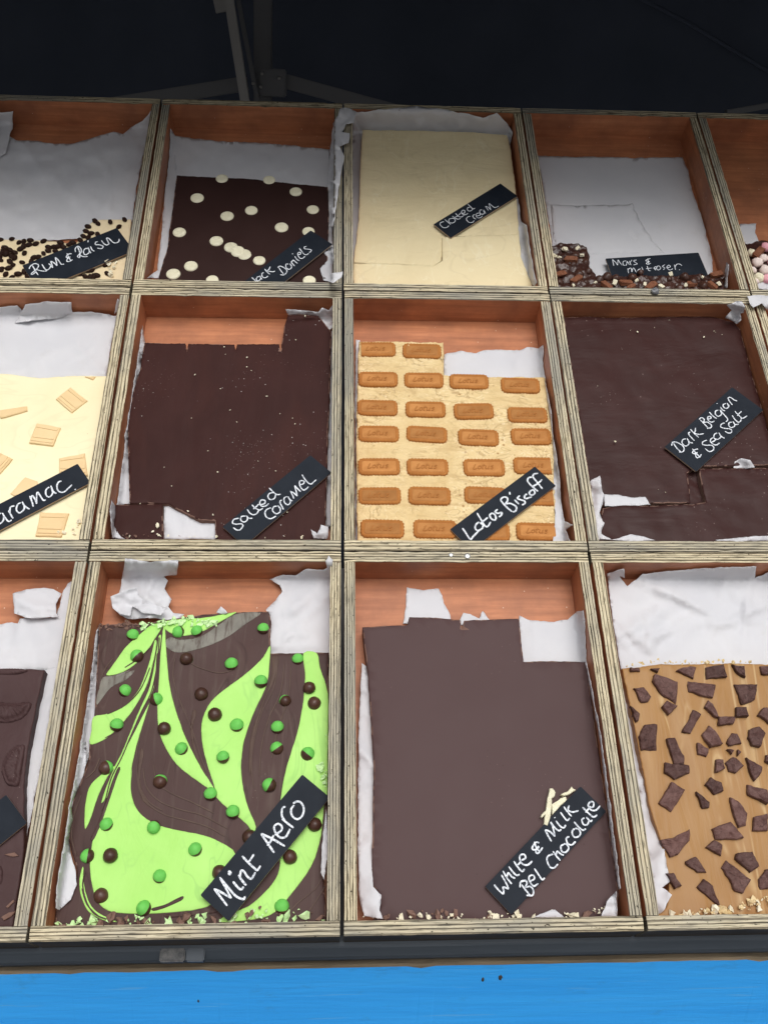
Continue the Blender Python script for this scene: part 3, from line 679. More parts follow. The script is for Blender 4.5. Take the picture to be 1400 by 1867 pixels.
# biscuit fudge
b = inner(2, 2); S = fudge_thing(2, 2, 'cream fudge slab set with rows of brown biscuits')
slab('fudge_body', px2(z4([(158, 302), (350, 300), (605, 305), (612, 480), (640, 484), (900, 490), (1146, 490), (1162, 600), (1182, 760), (1190, 900), (1196, 1100), (1204, 1400), (150, 1400), (145, 900), (152, 480)]), WT, b), WT, FB, 'biscuit_cream_fudge', S, hf=swirly(.0024, 34), res=.0034, jag=.0014)
def biscuit_mesh(clip=None):
    bm = bmesh.new(); hl, hw, rc = .0308, .0148, .008
    out = []
    N = 132
    for i in range(N):
        a = i / N * math.tau
        # rounded rectangle by arc walk
        per = [(hl - rc, hw - rc), (-(hl - rc), hw - rc), (-(hl - rc), -(hw - rc)), (hl - rc, -(hw - rc))]
        s = i / N * (4 * (hl - rc) + 4 * (hw - rc) + math.tau * rc)
        segs = [(2 * (hw - rc), 'r'), (rc * math.pi / 2, 0), (2 * (hl - rc), 't'), (rc * math.pi / 2, 1), (2 * (hw - rc), 'l'), (rc * math.pi / 2, 2), (2 * (hl - rc), 'b'), (rc * math.pi / 2, 3)]
        for ln, kd in segs:
            if s <= ln: break
            s -= ln
        t = s / ln
        if kd == 'r': p, nn = (hl, -(hw - rc) + 2 * (hw - rc) * t), (1, 0)
        elif kd == 't': p, nn = ((hl - rc) - 2 * (hl - rc) * t, hw), (0, 1)
        elif kd == 'l': p, nn = (-hl, (hw - rc) - 2 * (hw - rc) * t), (-1, 0)
        elif kd == 'b': p, nn = (-(hl - rc) + 2 * (hl - rc) * t, -hw), (0, -1)
        else:
            an = kd * math.pi / 2 + t * math.pi / 2; nn = (math.cos(an), math.sin(an)); p = (per[kd][0] + rc * nn[0], per[kd][1] + rc * nn[1])
        out.append((p, nn))
    prof = [(0, -.007, 0), (0, .0002, 1), (-.0012, .0016, .6), (-.0036, .0020, .1), (-.0046, .0009, 0), (-.0056, .0009, 0), (-.0066, .0020, 0)]
    rings = []
    for off, z, sc in prof:
        ring = []
        for i, (p, nn) in enumerate(out):
            scal = sc * .0007 * math.cos(i / N * math.tau * 33)
            ring.append(bm.verts.new((p[0] + nn[0] * (off + scal), p[1] + nn[1] * (off + scal), z)))
        rings.append(ring)
    for q in range(len(rings) - 1):
        for i in range(N):
            f = bm.faces.new((rings[q][i], rings[q][(i + 1) % N], rings[q + 1][(i + 1) % N], rings[q + 1][i])); f.smooth = True
            f.material_index = 1 if q in (3, 4) else 0 if q >= 5 else 2
    bm.faces.new(rings[-1]).material_index = 0
    # embossed word, as on the real biscuit
    W_ = [[(-15, 5), (-16, 0), (-17, -4), (-14, -4.5), (-11, -3)], [(-7, 2), (-9.5, 0), (-9, -3.5), (-6, -3.5), (-4.8, -.5), (-7, 2)], [(-1, 5), (-2.5, -1), (-2.3, -4), (-.3, -3.5)], [(-4, 2), (1.5, 2.6)], [(3, 2), (2.4, -2.5), (4, -4), (6.5, -2)], [(7.3, 2), (6.6, -3.5), (8.6, -3.4)], [(14.5, 2), (11.5, 1.6), (11.5, -.2), (14, -1.2), (13.5, -3.8), (10.5, -3.4)]]
    for k, st in enumerate(W_):
        st = [((x + y * .25) * .00093, y * .00093) for x, y in smooth_poly(st, 4, False)]
        ribbon(bm, st, .0014, .0020 + k * .00002, .000004, .0006, 1)
    bmesh.ops.recalc_face_normals(bm, faces=bm.faces)
    if clip is not None:
        sgn, xx = clip
        bmesh.ops.bisect_plane(bm, geom=bm.verts[:] + bm.edges[:] + bm.faces[:], plane_co=(xx, 0, 0), plane_no=(sgn, 0, 0), clear_outer=True)
    return mesh_only('biscuit', bm, ['biscuit_crust', 'biscuit_emboss', 'biscuit_rim'])
BISC = biscuit_mesh(); BCL = biscuit_mesh((-1, -.0245)); BCR = biscuit_mesh((1, .0255)); BCR2 = biscuit_mesh((1, .012))
for x, y, a, me in [(251, 341, -1, BCL), (493, 350, 2, BISC), (260, 500, 1, BISC), (503, 505, 1, BISC), (743, 513, 1, BISC), (1015, 533, 1.5, BISC), (257, 652, 1, BISC), (512, 660, 1, BISC), (768, 670, -1, BISC), (1053, 690, 1, BISC), (263, 790, 0, BISC), (519, 793, 4, BISC), (793, 810, 2, BISC), (1072, 805, 0, BISC), (265, 965, 0, BISC), (523, 967, 1, BISC), (823, 970, 0, BISC), (1088, 960, 1, BCR), (268, 1120, 0, BISC), (533, 1120, 2, BISC), (830, 1118, 3, BISC), (1098, 1125, 1, BCR), (283, 1295, 1, BISC), (562, 1297, 2, BISC), (845, 1310, 2, BISC), (1108, 1310, 2, BCR)]:
    q = P(*z4([(x, y)])[0], WT + .002)
    scatter(me, 'biscuit', S, q.x, q.y, WT + .0022, math.radians(-a) + .006, (1, rr.uniform(.97, 1.03), 1), rr.uniform(-.02, .02), rr.uniform(-.02, .02))
# glossy dark fudge
b = inner(3, 2)
S = slab('fudge_slab', px2(z5([(212, 185), (340, 180), (450, 185), (640, 186), (850, 180), (1000, 178), (1100, 185), (1200, 215), (1240, 260), (1285, 430), (1330, 600), (1375, 750), (1420, 920), (1440, 1040), (985, 1052), (930, 1090), (944, 1180), (948, 1262), (715, 1266), (450, 1266), (430, 1180), (360, 1140), (320, 860), (270, 560)]), WT - .001, b), WT - .001, FB, 'bitter_chocolate_fudge', None, center(3, 2), hf=wav(.0016, 12, 5, 1.5, 1), side='cut_chocolate')
slab('cut_ledge', px2(z5([(900, 1070), (1010, 1055), (1060, 1280), (900, 1290)]), WT - .009, b), WT - .009, FB, 'bitter_chocolate_fudge', S, hf=wav(.002, 60, 8), res=.004)
tag(S, 'glossy dark fudge slab under the two-line label, middle row', 'fudge')
S = slab('fudge_block', px2(z5([(998, 1062), (1120, 1060), (1460, 1056), (1470, 1560), (370, 1560), (440, 1292), (540, 1278), (700, 1276), (955, 1272), (1040, 1258), (1012, 1150)]), WT + .001, b), WT + .001, FB, 'bitter_chocolate_fudge', None, center(3, 2), hf=wav(.0022, 22, 8), side='cut_chocolate')
tag(S, 'cut front block of dark fudge with curved knife marks', 'fudge')
# chocolate orange fudge
b = inner(0, 3); S = fudge_thing(0, 3, 'brown fudge slab with chocolate orange segments, lower left edge')
slab('fudge_body', px2(zH([(-900, 80), (60, 76), (190, 70), (305, 80), (260, 280), (215, 500), (188, 650), (170, 800), (166, 930), (166, 1310), (90, 1830), (-900, 1830)]), WT, b), WT, FB, 'orange_chocolate_fudge', S, hf=wav(.002, 12, 4))
def segment(pz, flat, name='chocolate_segment'):
    """half-moon chocolate segment: domed, with ridges fanning from its straight edge"""
    wt = WT + .002
    q = px2(smooth_poly(pz, 4), wt); pl = resample(q, .003)
    xs = [p[0] for p in pl]; ys = [p[1] for p in pl]
    A, B = [Vector((P(*f, wt).x, P(*f, wt).y)) for f in flat]; mid = (A + B) / 2
    ins = []; x = min(xs)
    while x < max(xs):
        y = min(ys)
        while y < max(ys):
            if inside((x, y), pl): ins.append((x, y))
            y += .0016
        x += .0016
    V, E, Fc = triangulate(pl, ins); bm = bmesh.new(); vv = []
    for v in V:
        dmin = min((Vector(p) - v).length for p in pl)
        an = math.atan2(v.y - mid.y, v.x - mid.x)
        h = .0085 * min(1, (dmin / .008)) ** .5 - (.0016 if .003 < dmin < .0048 else 0)
        if dmin > .0048: h += .0013 * math.sin(an * 26 + 2 * noise.noise(Vector((v.x * 150, v.y * 150, 0))))
        vv.append(bm.verts.new((v.x, v.y, WT - .001 + h)))
    for f in Fc: bm.faces.new([vv[i] for i in f]).smooth = True
    for v in [v for v in bm.verts if not v.link_faces]: bm.verts.remove(v)
    bmesh.ops.recalc_face_normals(bm, faces=bm.faces)
    if sum(f.normal.z for f in bm.faces) < 0: bmesh.ops.reverse_faces(bm, faces=bm.faces)
    from_bm(name, bm, 'orange_chocolate_fudge', S)
segment(zH([(-60, 305), (90, 300), (205, 298), (212, 330), (160, 405), (60, 440), (-40, 430), (-110, 390)]), zH([(-60, 305), (205, 298)]))
segment(zH([(165, 585), (172, 620), (150, 760), (130, 860), (85, 870), (40, 850), (10, 760), (30, 680), (90, 605)]), zH([(168, 590), (130, 860)]))
segment(zH([(-80, 75), (60, 66), (190, 78), (150, 100), (60, 112), (-60, 105)]), zH([(-80, 75), (190, 78)]))
segment(zH([(-120, 1330), (0, 1400), (22, 1470), (0, 1540), (-100, 1500)]), zH([(-120, 1330), (-100, 1500)]))
for pz in ([(30, 1335), (100, 1320), (130, 1345), (90, 1350), (60, 1345)], [(40, 1690), (95, 1640), (100, 1655), (55, 1700)], [(10, 1760), (60, 1730), (110, 1720), (80, 1755), (30, 1785)]):
    q = px2(zH(pz), WT + .003); from_bm('chocolate_shaving', prism(q, WT + .003, WT - .001, .0006), 'cut_chocolate', S)
# green and brown swirled fudge
b = inner(1, 3); S = fudge_thing(1, 3, 'green and brown swirled fudge slab studded with mint balls'); WM = -.031
mh = wav(.0011, 14, 11)
slab('fudge_body', px2(z6([(392, 392), (400, 350), (500, 340), (570, 345), (650, 330), (800, 308), (940, 297), (1072, 294), (1080, 330), (1077, 462), (1200, 460), (1322, 458), (1320, 1094)]) + z7([(1200, 200), (1180, 330), (1176, 430), (1198, 560), (1198, 700), (190, 700), (180, 560), (215, 545), (275, 470), (284, 420), (262, 340), (246, 280), (252, 180), (300, 80), (325, 10)]) + z6([(358, 830), (376, 715), (386, 560)]), WM, b), WM, FB, 'swirled_chocolate_fudge', S, hf=mh, side='cut_chocolate')
GREEN = [
    z6([(648, 340), (600, 352), (560, 385), (505, 435), (465, 490), (440, 525), (426, 550), (470, 545), (522, 520), (562, 485), (592, 448), (618, 405), (644, 365)]),
    z6([(618, 412), (602, 480), (580, 550), (552, 612), (518, 652), (470, 685), (420, 705), (374, 716), (366, 770), (360, 824), (400, 815), (440, 790), (490, 740), (530, 690), (562, 640), (592, 575), (612, 500), (626, 425)]),
    z6([(632, 400), (618, 500), (600, 590), (578, 645), (550, 705), (515, 790), (488, 856), (458, 915), (430, 985), (405, 1060)]) + z7([(392, 150), (365, 225), (344, 285), (334, 340), (330, 400), (336, 460), (355, 525), (395, 560), (450, 570), (540, 572), (640, 566), (720, 556), (775, 535), (830, 470), (862, 360), (805, 312), (740, 285), (660, 270), (580, 250), (522, 216), (490, 170), (478, 110), (482, 40)]) + z6([(524, 980), (526, 920), (540, 855), (560, 780), (584, 705), (606, 640), (622, 575), (628, 500), (645, 400)]),
    z7([(425, 32), (385, 55), (335, 98), (316, 150), (309, 225), (313, 264), (335, 218), (358, 145), (395, 70)]),
    z6([(656, 352), (640, 440), (633, 540), (630, 640), (630, 730), (642, 795), (668, 850), (705, 905), (765, 955), (835, 1005), (885, 1060)]) + z7([(905, 250), (918, 282), (934, 255), (908, 190), (888, 120), (880, 50)]) + z6([(962, 900), (970, 830), (990, 760), (1020, 682), (1052, 618), (1070, 555), (1076, 490), (1078, 432), (1050, 478), (1008, 520), (960, 560), (900, 603), (842, 655), (810, 720), (804, 790), (814, 855), (832, 920), (858, 1002), (845, 985), (820, 945), (782, 880), (742, 800), (712, 720), (692, 655), (678, 590), (670, 520), (663, 440)]),
    z6([(1210, 462), (1264, 462), (1276, 520), (1298, 580), (1312, 650), (1317, 760), (1319, 900), (1318, 1040)]) + z7([(1186, 150), (1170, 290), (1135, 400), (1070, 490), (1030, 540), (990, 575), (940, 590), (860, 600), (800, 602), (830, 575), (905, 545), (960, 500), (1005, 445), (1022, 390), (1015, 320), (1010, 240)]) + z6([(1116, 1070), (1126, 1000), (1140, 930), (1160, 862), (1186, 780), (1206, 680), (1214, 610), (1217, 540)]),
    z7([(305, 400), (294, 430), (292, 480), (305, 530), (330, 570), (380, 596), (430, 602), (380, 580), (335, 545), (312, 490), (306, 440)]),
    z6([(640, 340), (720, 325), (800, 322), (900, 306), (942, 300), (850, 352), (800, 378), (740, 392), (690, 385), (655, 362)]),
]
k = 0
for g in GREEN:
    q = px2(smooth_poly(g, 3), WM, b)
    slab('green_swirl', q, WM + .0007, WM - .0012, 'mint_green_fudge', S, hf=mh, jag=.0003, res=.008, edge=.0006)
BROWN = [z7([(555, 552), (600, 540), (640, 520), (668, 508), (668, 520), (640, 535), (600, 552), (562, 562)]),
         z7([(432, 40), (410, 90), (385, 170), (355, 250), (332, 300), (345, 300), (372, 240), (400, 160), (425, 85), (440, 45)]),
         z6([(626, 470), (622, 540), (614, 600), (600, 640), (608, 640), (624, 600), (630, 540), (632, 470)]),
         z6([(600, 640), (570, 690), (535, 760), (510, 820), (514, 822), (545, 762), (580, 695), (606, 645)]),
         z7([(600, 575), (680, 568), (760, 555), (830, 540), (850, 545), (780, 570), (690, 580), (620, 586)])]
for g in BROWN:
    q = px2(smooth_poly(g, 3), WM, b)
    slab('chocolate_swirl', q, WM + .0012, WM - .001, 'swirled_chocolate_fudge', S, hf=mh, jag=.0002, res=.01, edge=.0005)
PALE = [('grey_swirl', z6([(656, 425), (680, 398), (720, 408), (795, 398), (860, 358), (940, 306), (1042, 300), (985, 342), (922, 388), (850, 425), (765, 452), (700, 458)])),
        ('grey_swirl', z6([(386, 645), (400, 600), (432, 570), (480, 552), (540, 528), (505, 568), (445, 598), (402, 652), (388, 668)])),
        ('grey_swirl', z6([(410, 560), (450, 552), (520, 530), (470, 560), (420, 592), (398, 612)])),
        ('tan_swirl', z6([(1085, 475), (1112, 480), (1098, 560), (1058, 650), (1022, 760), (1008, 850), (1000, 950), (992, 900), (1000, 800), (1032, 690), (1072, 590), (1086, 520)])),
        ('tan_swirl', z6([(770, 690), (785, 700), (770, 760), (785, 850), (830, 960), (815, 950), (775, 860), (760, 770)])),
        ('tan_swirl', z6([(560, 850), (575, 860), (560, 960), (580, 1040), (620, 1085), (570, 1050), (548, 960)]))]
for nm, g in PALE:
    q = px2(smooth_poly(g, 3), WM, b)
    slab(nm, q, WM + .0005, WM - .001, 'grey_marbled_fudge' if nm[0] == 'g' else 'tan_marbled_fudge', S, hf=mh, jag=.0003, res=.008, edge=.0005)
FLOW = [('pale_streak', 'tan_marbled_fudge', [z6(l) for l in ([(560, 790), (545, 880), (555, 980), (590, 1050), (650, 1090)], [(700, 480), (692, 560), (722, 660), (768, 770), (800, 870), (825, 935)], [(1110, 480), (1092, 600), (1044, 700), (1016, 800), (1004, 900), (1012, 1000)], [(1135, 500), (1118, 620), (1074, 720), (1044, 830), (1034, 950)], [(1160, 520), (1150, 640), (1110, 760), (1085, 880)], [(452, 482), (424, 520), (406, 560)], [(760, 500), (800, 520), (880, 540), (950, 520)], [(400, 880), (378, 930), (345, 960)], [(420, 800), (470, 770), (510, 720)])] +
         [z7(l) for l in ([(500, 60), (510, 120), (540, 170), (600, 210), (680, 232), (760, 256), (820, 290)], [(522, 40), (536, 110), (580, 160), (650, 190), (740, 214), (830, 262)], [(560, 30), (575, 90), (620, 130), (700, 165), (780, 205)], [(298, 140), (270, 220), (264, 300), (280, 360)], [(1180, 430), (1150, 480), (1090, 530), (1060, 560)], [(1186, 470), (1150, 530), (1120, 570)], [(300, 480), (320, 540), (365, 585)])]),
        ('brown_streak', 'swirled_chocolate_fudge', [z6(l) for l in ([(638, 400), (626, 520), (604, 620), (562, 705), (522, 795), (486, 880), (446, 960), (424, 1040), (408, 1090)], [(634, 400), (612, 520), (590, 600)], [(648, 380), (640, 460), (634, 560), (630, 630)], [(600, 440), (560, 480), (500, 520)], [(600, 520), (560, 610), (500, 670), (430, 705)])] + [z7([(312, 420), (304, 470), (318, 530), (350, 575), (410, 598)]), z7([(640, 575), (720, 565), (800, 550)])])]
for nm, mt, ls in FLOW:
    for k, l in enumerate(ls):
        q = px2(smooth_poly(l, 6, False), WM)
        bm = bmesh.new(); ribbon(bm, q, .0013, 0, 0, .0003, 0, k * 2.1)
        for v in bm.verts: v.co.z = WM + mh(v.co.x, v.co.y) + .00085 + .00012 * k / len(ls) + (.0006 if nm[0] == 'b' else 0) + (0 if v.co.z > 0 else -.001)
        bmesh.ops.recalc_face_normals(bm, faces=bm.faces)
        from_bm(nm, bm, mt, S)
def two_tone(cut):
    bm = bmesh.new(); bmesh.ops.create_uvsphere(bm, u_segments=20, v_segments=12, radius=.0086)
    for v in bm.verts: v.co *= 1 + .06 * noise.noise(v.co * 180)
    for f in bm.faces:
        f.smooth = True; f.material_index = 0 if f.calc_center_median().z > cut else 1
    return mesh_only('mint_ball', bm, ['ball_mint', 'ball_chocolate'])
TT = two_tone(-.0004)
tilt = {'g': .62, 'b': 2.9, 'h': 1.35, 't': .8, 'k': 2.2}
for i, (x, y, kd, az) in enumerate([(242, 1156, 'g', 0), (250, 1195, 'h', 2.4), (325, 1151, 't', 3.6), (359, 1149, 'g', 1), (480, 1145, 't', 1.57), (340, 1200, 'b', 1), (422, 1209, 'g', 2), (476, 1242, 't', 1.57), (228, 1258, 't', .6), (285, 1274, 'h', .3), (367, 1264, 'b', 2), (543, 1200, 'g', 2), (564, 1254, 'b', 1), (573, 1281, 'b', 0), (520, 1276, 'k', 2.2), (392, 1302, 'b', 2), (432, 1321, 'g', .5), (506, 1325, 'g', 2), (213, 1321, 't', 1.3), (300, 1328, 'b', 2), (331, 1364, 'g', 2.8), (407, 1380, 't', 1.8), (505, 1363, 'h', 2.2), (561, 1373, 'h', .9), (193, 1399, 'k', .5), (292, 1424, 'k', 1.4), (384, 1447, 'g', 2), (491, 1431, 'h', 2.7), (425, 1480, 'g', 2), (194, 1502, 'g', 1), (281, 1508, 't', 4.6), (356, 1548, 'g', 1), (159, 1560, 'h', 3.1), (202, 1560, 'b', 1), (291, 1597, 'g', 3), (184, 1632, 'b', 2), (262, 1655, 't', 2.6), (574, 1503, 'b', 1), (529, 1562, 'b', 2), (400, 1590, 'b', 1), (455, 1525, 'b', 2), (514, 1652, 't', 1.6)]):
    q = P(x, y, WM + .003); q.x, q.y = clampuv(q, b, .009)
    o = scatter(TT, 'mint_ball', S, q.x, q.y, WM + mh(q.x, q.y) + rr.uniform(-.001, .003), 0, rr.uniform(.9, 1.06))
    if kd == 'g': az = 1.2 + (az % 1.5)
    ax = Vector((math.cos(az), math.sin(az), 0)).cross(Vector((0, 0, 1)))
    o.rotation_euler = Matrix.Rotation(-tilt[kd], 3, ax).to_euler()
# plain brown fudge
b = inner(2, 3)
S = slab('fudge_slab', px2(z8([(106, 285), (180, 281), (250, 278), (256, 253), (340, 256), (418, 262), (424, 292), (430, 264), (520, 261), (605, 258), (613, 330), (620, 396), (700, 394), (820, 396), (836, 500), (864, 650), (893, 860)]) + z9([(908, 280), (926, 430), (925, 560), (130, 560), (160, 500), (166, 440), (135, 410), (140, 180), (142, 20)]) + z8([(135, 600), (124, 440), (112, 340)]), WT, b), WT, FB, 'milk_chocolate_fudge', None, center(2, 3), hf=wav(.0003, 12, 12), res=.012, side='cut_chocolate')
tag(S, 'plain smooth brown fudge slab with one back corner cut out', 'fudge')
# tan fudge with chocolate chunks
b = inner(3, 3); S = fudge_thing(3, 3, 'tan fudge slab covered in chocolate chunks, lower right')
slab('fudge_body', px2(z8([(933, 416), (1000, 412), (1060, 404), (1180, 404), (1280, 400), (1400, 405), (1560, 405), (1650, 860)]) + z9([(1650, 560), (1045, 560), (1075, 480), (1085, 400), (1060, 280)]) + z8([(1022, 860), (990, 690), (955, 520)]), WT, b), WT, FB, 'peanut_fudge', S, hf=wav(.0016, 20, 13, 1.6, .5), jag=.0012)
CH = [zE(p) for p in ([(225, 125), (310, 125), (315, 150), (235, 152)], [(400, 130), (480, 130), (460, 170)], [(615, 150), (680, 115), (795, 115), (765, 222)], [(870, 115), (1020, 100), (1055, 205), (875, 220)], [(1095, 95), (1205, 105), (1210, 210), (1130, 160)], [(1330, 110), (1420, 105), (1420, 185), (1350, 180)], [(430, 180), (635, 245), (625, 430), (500, 355), (420, 235)], [(720, 235), (955, 270), (930, 385), (720, 330)], [(1110, 270), (1315, 265), (1295, 400), (1180, 435)], [(255, 295), (340, 290), (410, 370), (385, 410), (325, 420)], [(235, 440), (315, 520), (300, 580), (272, 588)], [(540, 400), (635, 450), (560, 520), (505, 455)], [(895, 395), (935, 430), (980, 545), (960, 550), (860, 455)], [(980, 540), (1125, 540), (1110, 600), (980, 615)], [(1130, 455), (1210, 460), (1235, 540), (1130, 540)], [(1360, 465), (1430, 465), (1430, 610), (1315, 530)], [(765, 475), (835, 515), (740, 690), (670, 670)], [(345, 610), (460, 605), (458, 830), (320, 830), (296, 710)], [(905, 605), (950, 650), (1015, 780), (910, 805), (838, 690)], [(1095, 675), (1135, 685), (1175, 770), (1070, 790), (1048, 760)], [(1240, 650), (1330, 620), (1385, 680), (1335, 800), (1260, 785), (1230, 720)], [(795, 765), (900, 815), (880, 880), (800, 860)], [(535, 725), (605, 720), (690, 880), (690, 945), (600, 945)], [(1050, 815), (1115, 825), (1090, 865)], [(1140, 825), (1170, 840), (1150, 875)], [(520, 930), (740, 950), (740, 1020), (610, 1070), (515, 1020)], [(960, 905), (1020, 905), (1035, 980), (950, 1015)], [(1105, 880), (1195, 965), (1130, 1020), (1070, 1005), (1035, 930)], [(1215, 885), (1355, 970), (1350, 1020), (1290, 1090), (1240, 1000)], [(1385, 870), (1430, 860), (1430, 950), (1375, 920)], [(910, 1055), (1010, 1100), (1025, 1170), (950, 1205), (860, 1115)])]
CH += [zF(p) for p in ([(575, 25), (700, 90), (580, 280), (475, 205)], [(785, 105), (905, 195), (900, 240), (845, 250)], [(1225, 45), (1400, 90), (1400, 210), (1230, 130)], [(1075, 155), (1150, 180), (1230, 290), (1215, 395), (1150, 415), (1125, 370), (1095, 260)], [(1280, 320), (1400, 290), (1400, 440), (1270, 440)], [(925, 420), (1080, 360), (1200, 500), (1120, 515), (955, 510)], [(485, 520), (580, 500), (740, 420), (735, 520), (640, 645), (570, 665)], [(940, 515), (1010, 560), (1005, 655), (870, 580)], [(790, 655), (880, 795), (800, 795), (700, 720), (700, 695)], [(1135, 635), (1270, 615), (1330, 740), (1255, 795), (1120, 675)], [(1045, 690), (1255, 860), (1190, 975), (1120, 950), (1070, 840), (1005, 750)], [(530, 800), (600, 795), (668, 910), (615, 935)], [(1380, 760), (1430, 760), (1430, 940), (1335, 940), (1315, 850)], [(850, 845), (930, 910), (1000, 1080), (930, 1040), (795, 920)])]
for i, cpoly in enumerate(CH):
    wt = WT + rr.uniform(.0042, .0072)
    q = px2(resample(cpoly, 6, 2.0, i), wt, b)
    tx, ty = rr.uniform(-.16, .16), rr.uniform(-.16, .16); cx = sum(p[0] for p in q) / len(q); cy = sum(p[1] for p in q) / len(q)
    bm = bmesh.new(); n_ = len(q)
    zt = lambda x_, y_, a_: wt + tx * (x_ - cx) + ty * (y_ - cy) + a_ * noise.noise(Vector((x_ * 190, y_ * 190, i * 3.3)))
    lo = [bm.verts.new((x_, y_, WT - .003)) for x_, y_ in q]
    rings = []
    for f_, a_, dz in ((.97, .0012, -.0012), (.86, .0016, 0), (.45, .0022, .0002)):
        rings.append([bm.verts.new((cx + (x_ - cx) * f_, cy + (y_ - cy) * f_, zt(cx + (x_ - cx) * f_, cy + (y_ - cy) * f_, a_) + dz)) for x_, y_ in q])
    mid = bm.verts.new((cx, cy, zt(cx, cy, .0022)))
    for j in range(n_):
        e_ = (j + 1) % n_
        bm.faces.new((lo[j], lo[e_], rings[0][e_], rings[0][j]))
        for r0_, r1_ in zip(rings[:-1], rings[1:]): bm.faces.new((r0_[j], r0_[e_], r1_[e_], r1_[j]))
        bm.faces.new((rings[-1][j], rings[-1][e_], mid))
    bmesh.ops.recalc_face_normals(bm, faces=bm.faces)
    from_bm('chocolate_chunk', bm, 'chocolate_chunk', S)

# ---------------------------------------------------------------- baking paper
def tray_hit(x, y, bd, over):
    d = ray(x, y)
    t0 = -CAMP.z / d.z; p0 = CAMP + d * t0
    out_ = not (bd[0] <= p0.x <= bd[1] and bd[2] <= p0.y <= bd[3])
    if out_ and over: return d, (0.0012 - CAMP.z) / d.z
    ts = [(-DEP - CAMP.z) / d.z]
    for k, lo, hi in ((0, bd[0], bd[1]), (1, bd[2], bd[3])):
        if d[k] > 1e-9: ts.append((hi - CAMP[k]) / d[k])
        elif d[k] < -1e-9: ts.append((lo - CAMP[k]) / d[k])
    t = min(ts)
    if out_: t = max(t, t0) if t > t0 else t0 + .004
    return d, t
PN = [0]
def paper(c, r, pts, label, lift=.0016, amp=.0016, fold=38, over=False, jag=1.6, step=5.0, grid=6.0, flush=False):
    """torn sheet traced on the tray's inside surfaces; third value of a point raises it off the tray (metres)"""
    bd = inner(c, r); PN[0] += 1; sd = PN[0] * 3.7
    ctrl = [(p[0], p[1], p[2]) for p in pts if len(p) > 2]
    pl = resample(pts, step, jag, sd)
    xs = [p[0] for p in pl]; ys = [p[1] for p in pl]; ins = []
    rnd = random.Random(PN[0]); x = min(xs)
    while x < max(xs):
        y = min(ys)
        while y < max(ys):
            q = (x + rnd.uniform(-.3, .3) * grid, y + rnd.uniform(-.3, .3) * grid)
            if inside(q, pl): ins.append(q)
            y += grid
        x += grid
    folds = []
    for _ in range(4 + int((max(xs) - min(xs)) * (max(ys) - min(ys)) / 2500)):
        an = rnd.uniform(0, math.pi); folds.append((rnd.uniform(min(xs), max(xs)), rnd.uniform(min(ys), max(ys)), math.cos(an), math.sin(an), rnd.uniform(7, 20), rnd.uniform(-.6, 1.9)))
    V, E, Fc = triangulate(pl, ins)
    bm = bmesh.new(); vv = []
    rim_ = {(round(p[0], 3), round(p[1], 3)) for p in pl}
    for v in V:
        d, t = tray_hit(v.x, v.y, bd, over)
        lf = lift
        if ctrl:
            ws = [(1 / ((v.x - a) ** 2 + (v.y - b_) ** 2 + 30) ** 1.2, h) for a, b_, h in ctrl]
            base_w = 1 / (40 ** 2) ** 1.2
            lf += sum(w_ * h for w_, h in ws) / (sum(w_ for w_, h in ws) + base_w)
        q0 = CAMP + d * t
        k = q0 * fold; k.z += sd
        n1 = abs(noise.noise(k)) ; n2 = abs(noise.noise(k * 2.3 + Vector((7, 3, 1))))
        n3 = abs(noise.noise(k * 4.7 + Vector((2, 9, 4))))
        lf += amp * (2.2 * n1 + .9 * n2 + .35 * n3)
        for fx, fy, ca, sa, fw, fa in folds:
            dd = (v.x - fx) * ca + (v.y - fy) * sa; al = -(v.x - fx) * sa + (v.y - fy) * ca
            lf += fa * amp * max(0, 1 - abs(dd) / fw) * max(0, 1 - abs(al) / (fw * 9))
        if flush and (round(v.x, 3), round(v.y, 3)) in rim_: lf = min(lf, .0022)
        vv.append(bm.verts.new(CAMP + d * (t - max(lf, .0008) / d.length)))
    for f in Fc:
        try: bm.faces.new([vv[i] for i in f]).smooth = True
        except ValueError: pass
    for v in [v for v in bm.verts if not v.link_faces]: bm.verts.remove(v)
    bmesh.ops.recalc_face_normals(bm, faces=bm.faces)
    if sum(f.normal.z for f in bm.faces) < 0: bmesh.ops.reverse_faces(bm, faces=bm.faces)
    ce = sum((v.co for v in bm.verts), Vector()) / len(bm.verts)
    o = from_bm('baking_paper', bm, 'parchment_paper', None, ce)
    md = o.modifiers.new('thickness', 'SOLIDIFY'); md.thickness = .00025; md.offset = 1
    return tag(o, label, 'paper', 'torn baking paper lining the trays')
paper(0, 1, z1([(-260, 500), (-60, 495), (35, 495), (60, 510), (130, 515), (200, 525), (260, 525), (320, 510), (380, 490), (415, 480, .008), (450, 490), (480, 465, .006), (520, 440, .01), (553, 402, .012), (548, 470), (525, 560), (505, 650), (485, 790), (478, 860), (-260, 900)]), 'large grey-white paper sheet behind the raisin fudge', amp=.0035, fold=22)
paper(0, 1, z1([(-120, 430, .02), (0, 410, .02), (50, 405, .022), (45, 470, .02), (20, 560, .012), (0, 572, .01), (-120, 580)]), 'curled paper end at the left edge of the top row', amp=.003)
paper(1, 1, z1([(622, 468, .006), (640, 495), (700, 505), (800, 515), (900, 520), (1000, 525), (1100, 535), (1202, 545, .006), (1204, 700), (630, 690)]), 'paper sheet behind the white button fudge', amp=.003, fold=26)
paper(1, 1, z1([(622, 470), (640, 500), (642, 620), (652, 660), (632, 760), (616, 850), (614, 960), (612, 1016, .014), (536, 1014, .02), (575, 985, .012), (590, 850), (602, 700), (618, 570)]), 'narrow paper strip left of the white button fudge', lift=.004, amp=.0025)
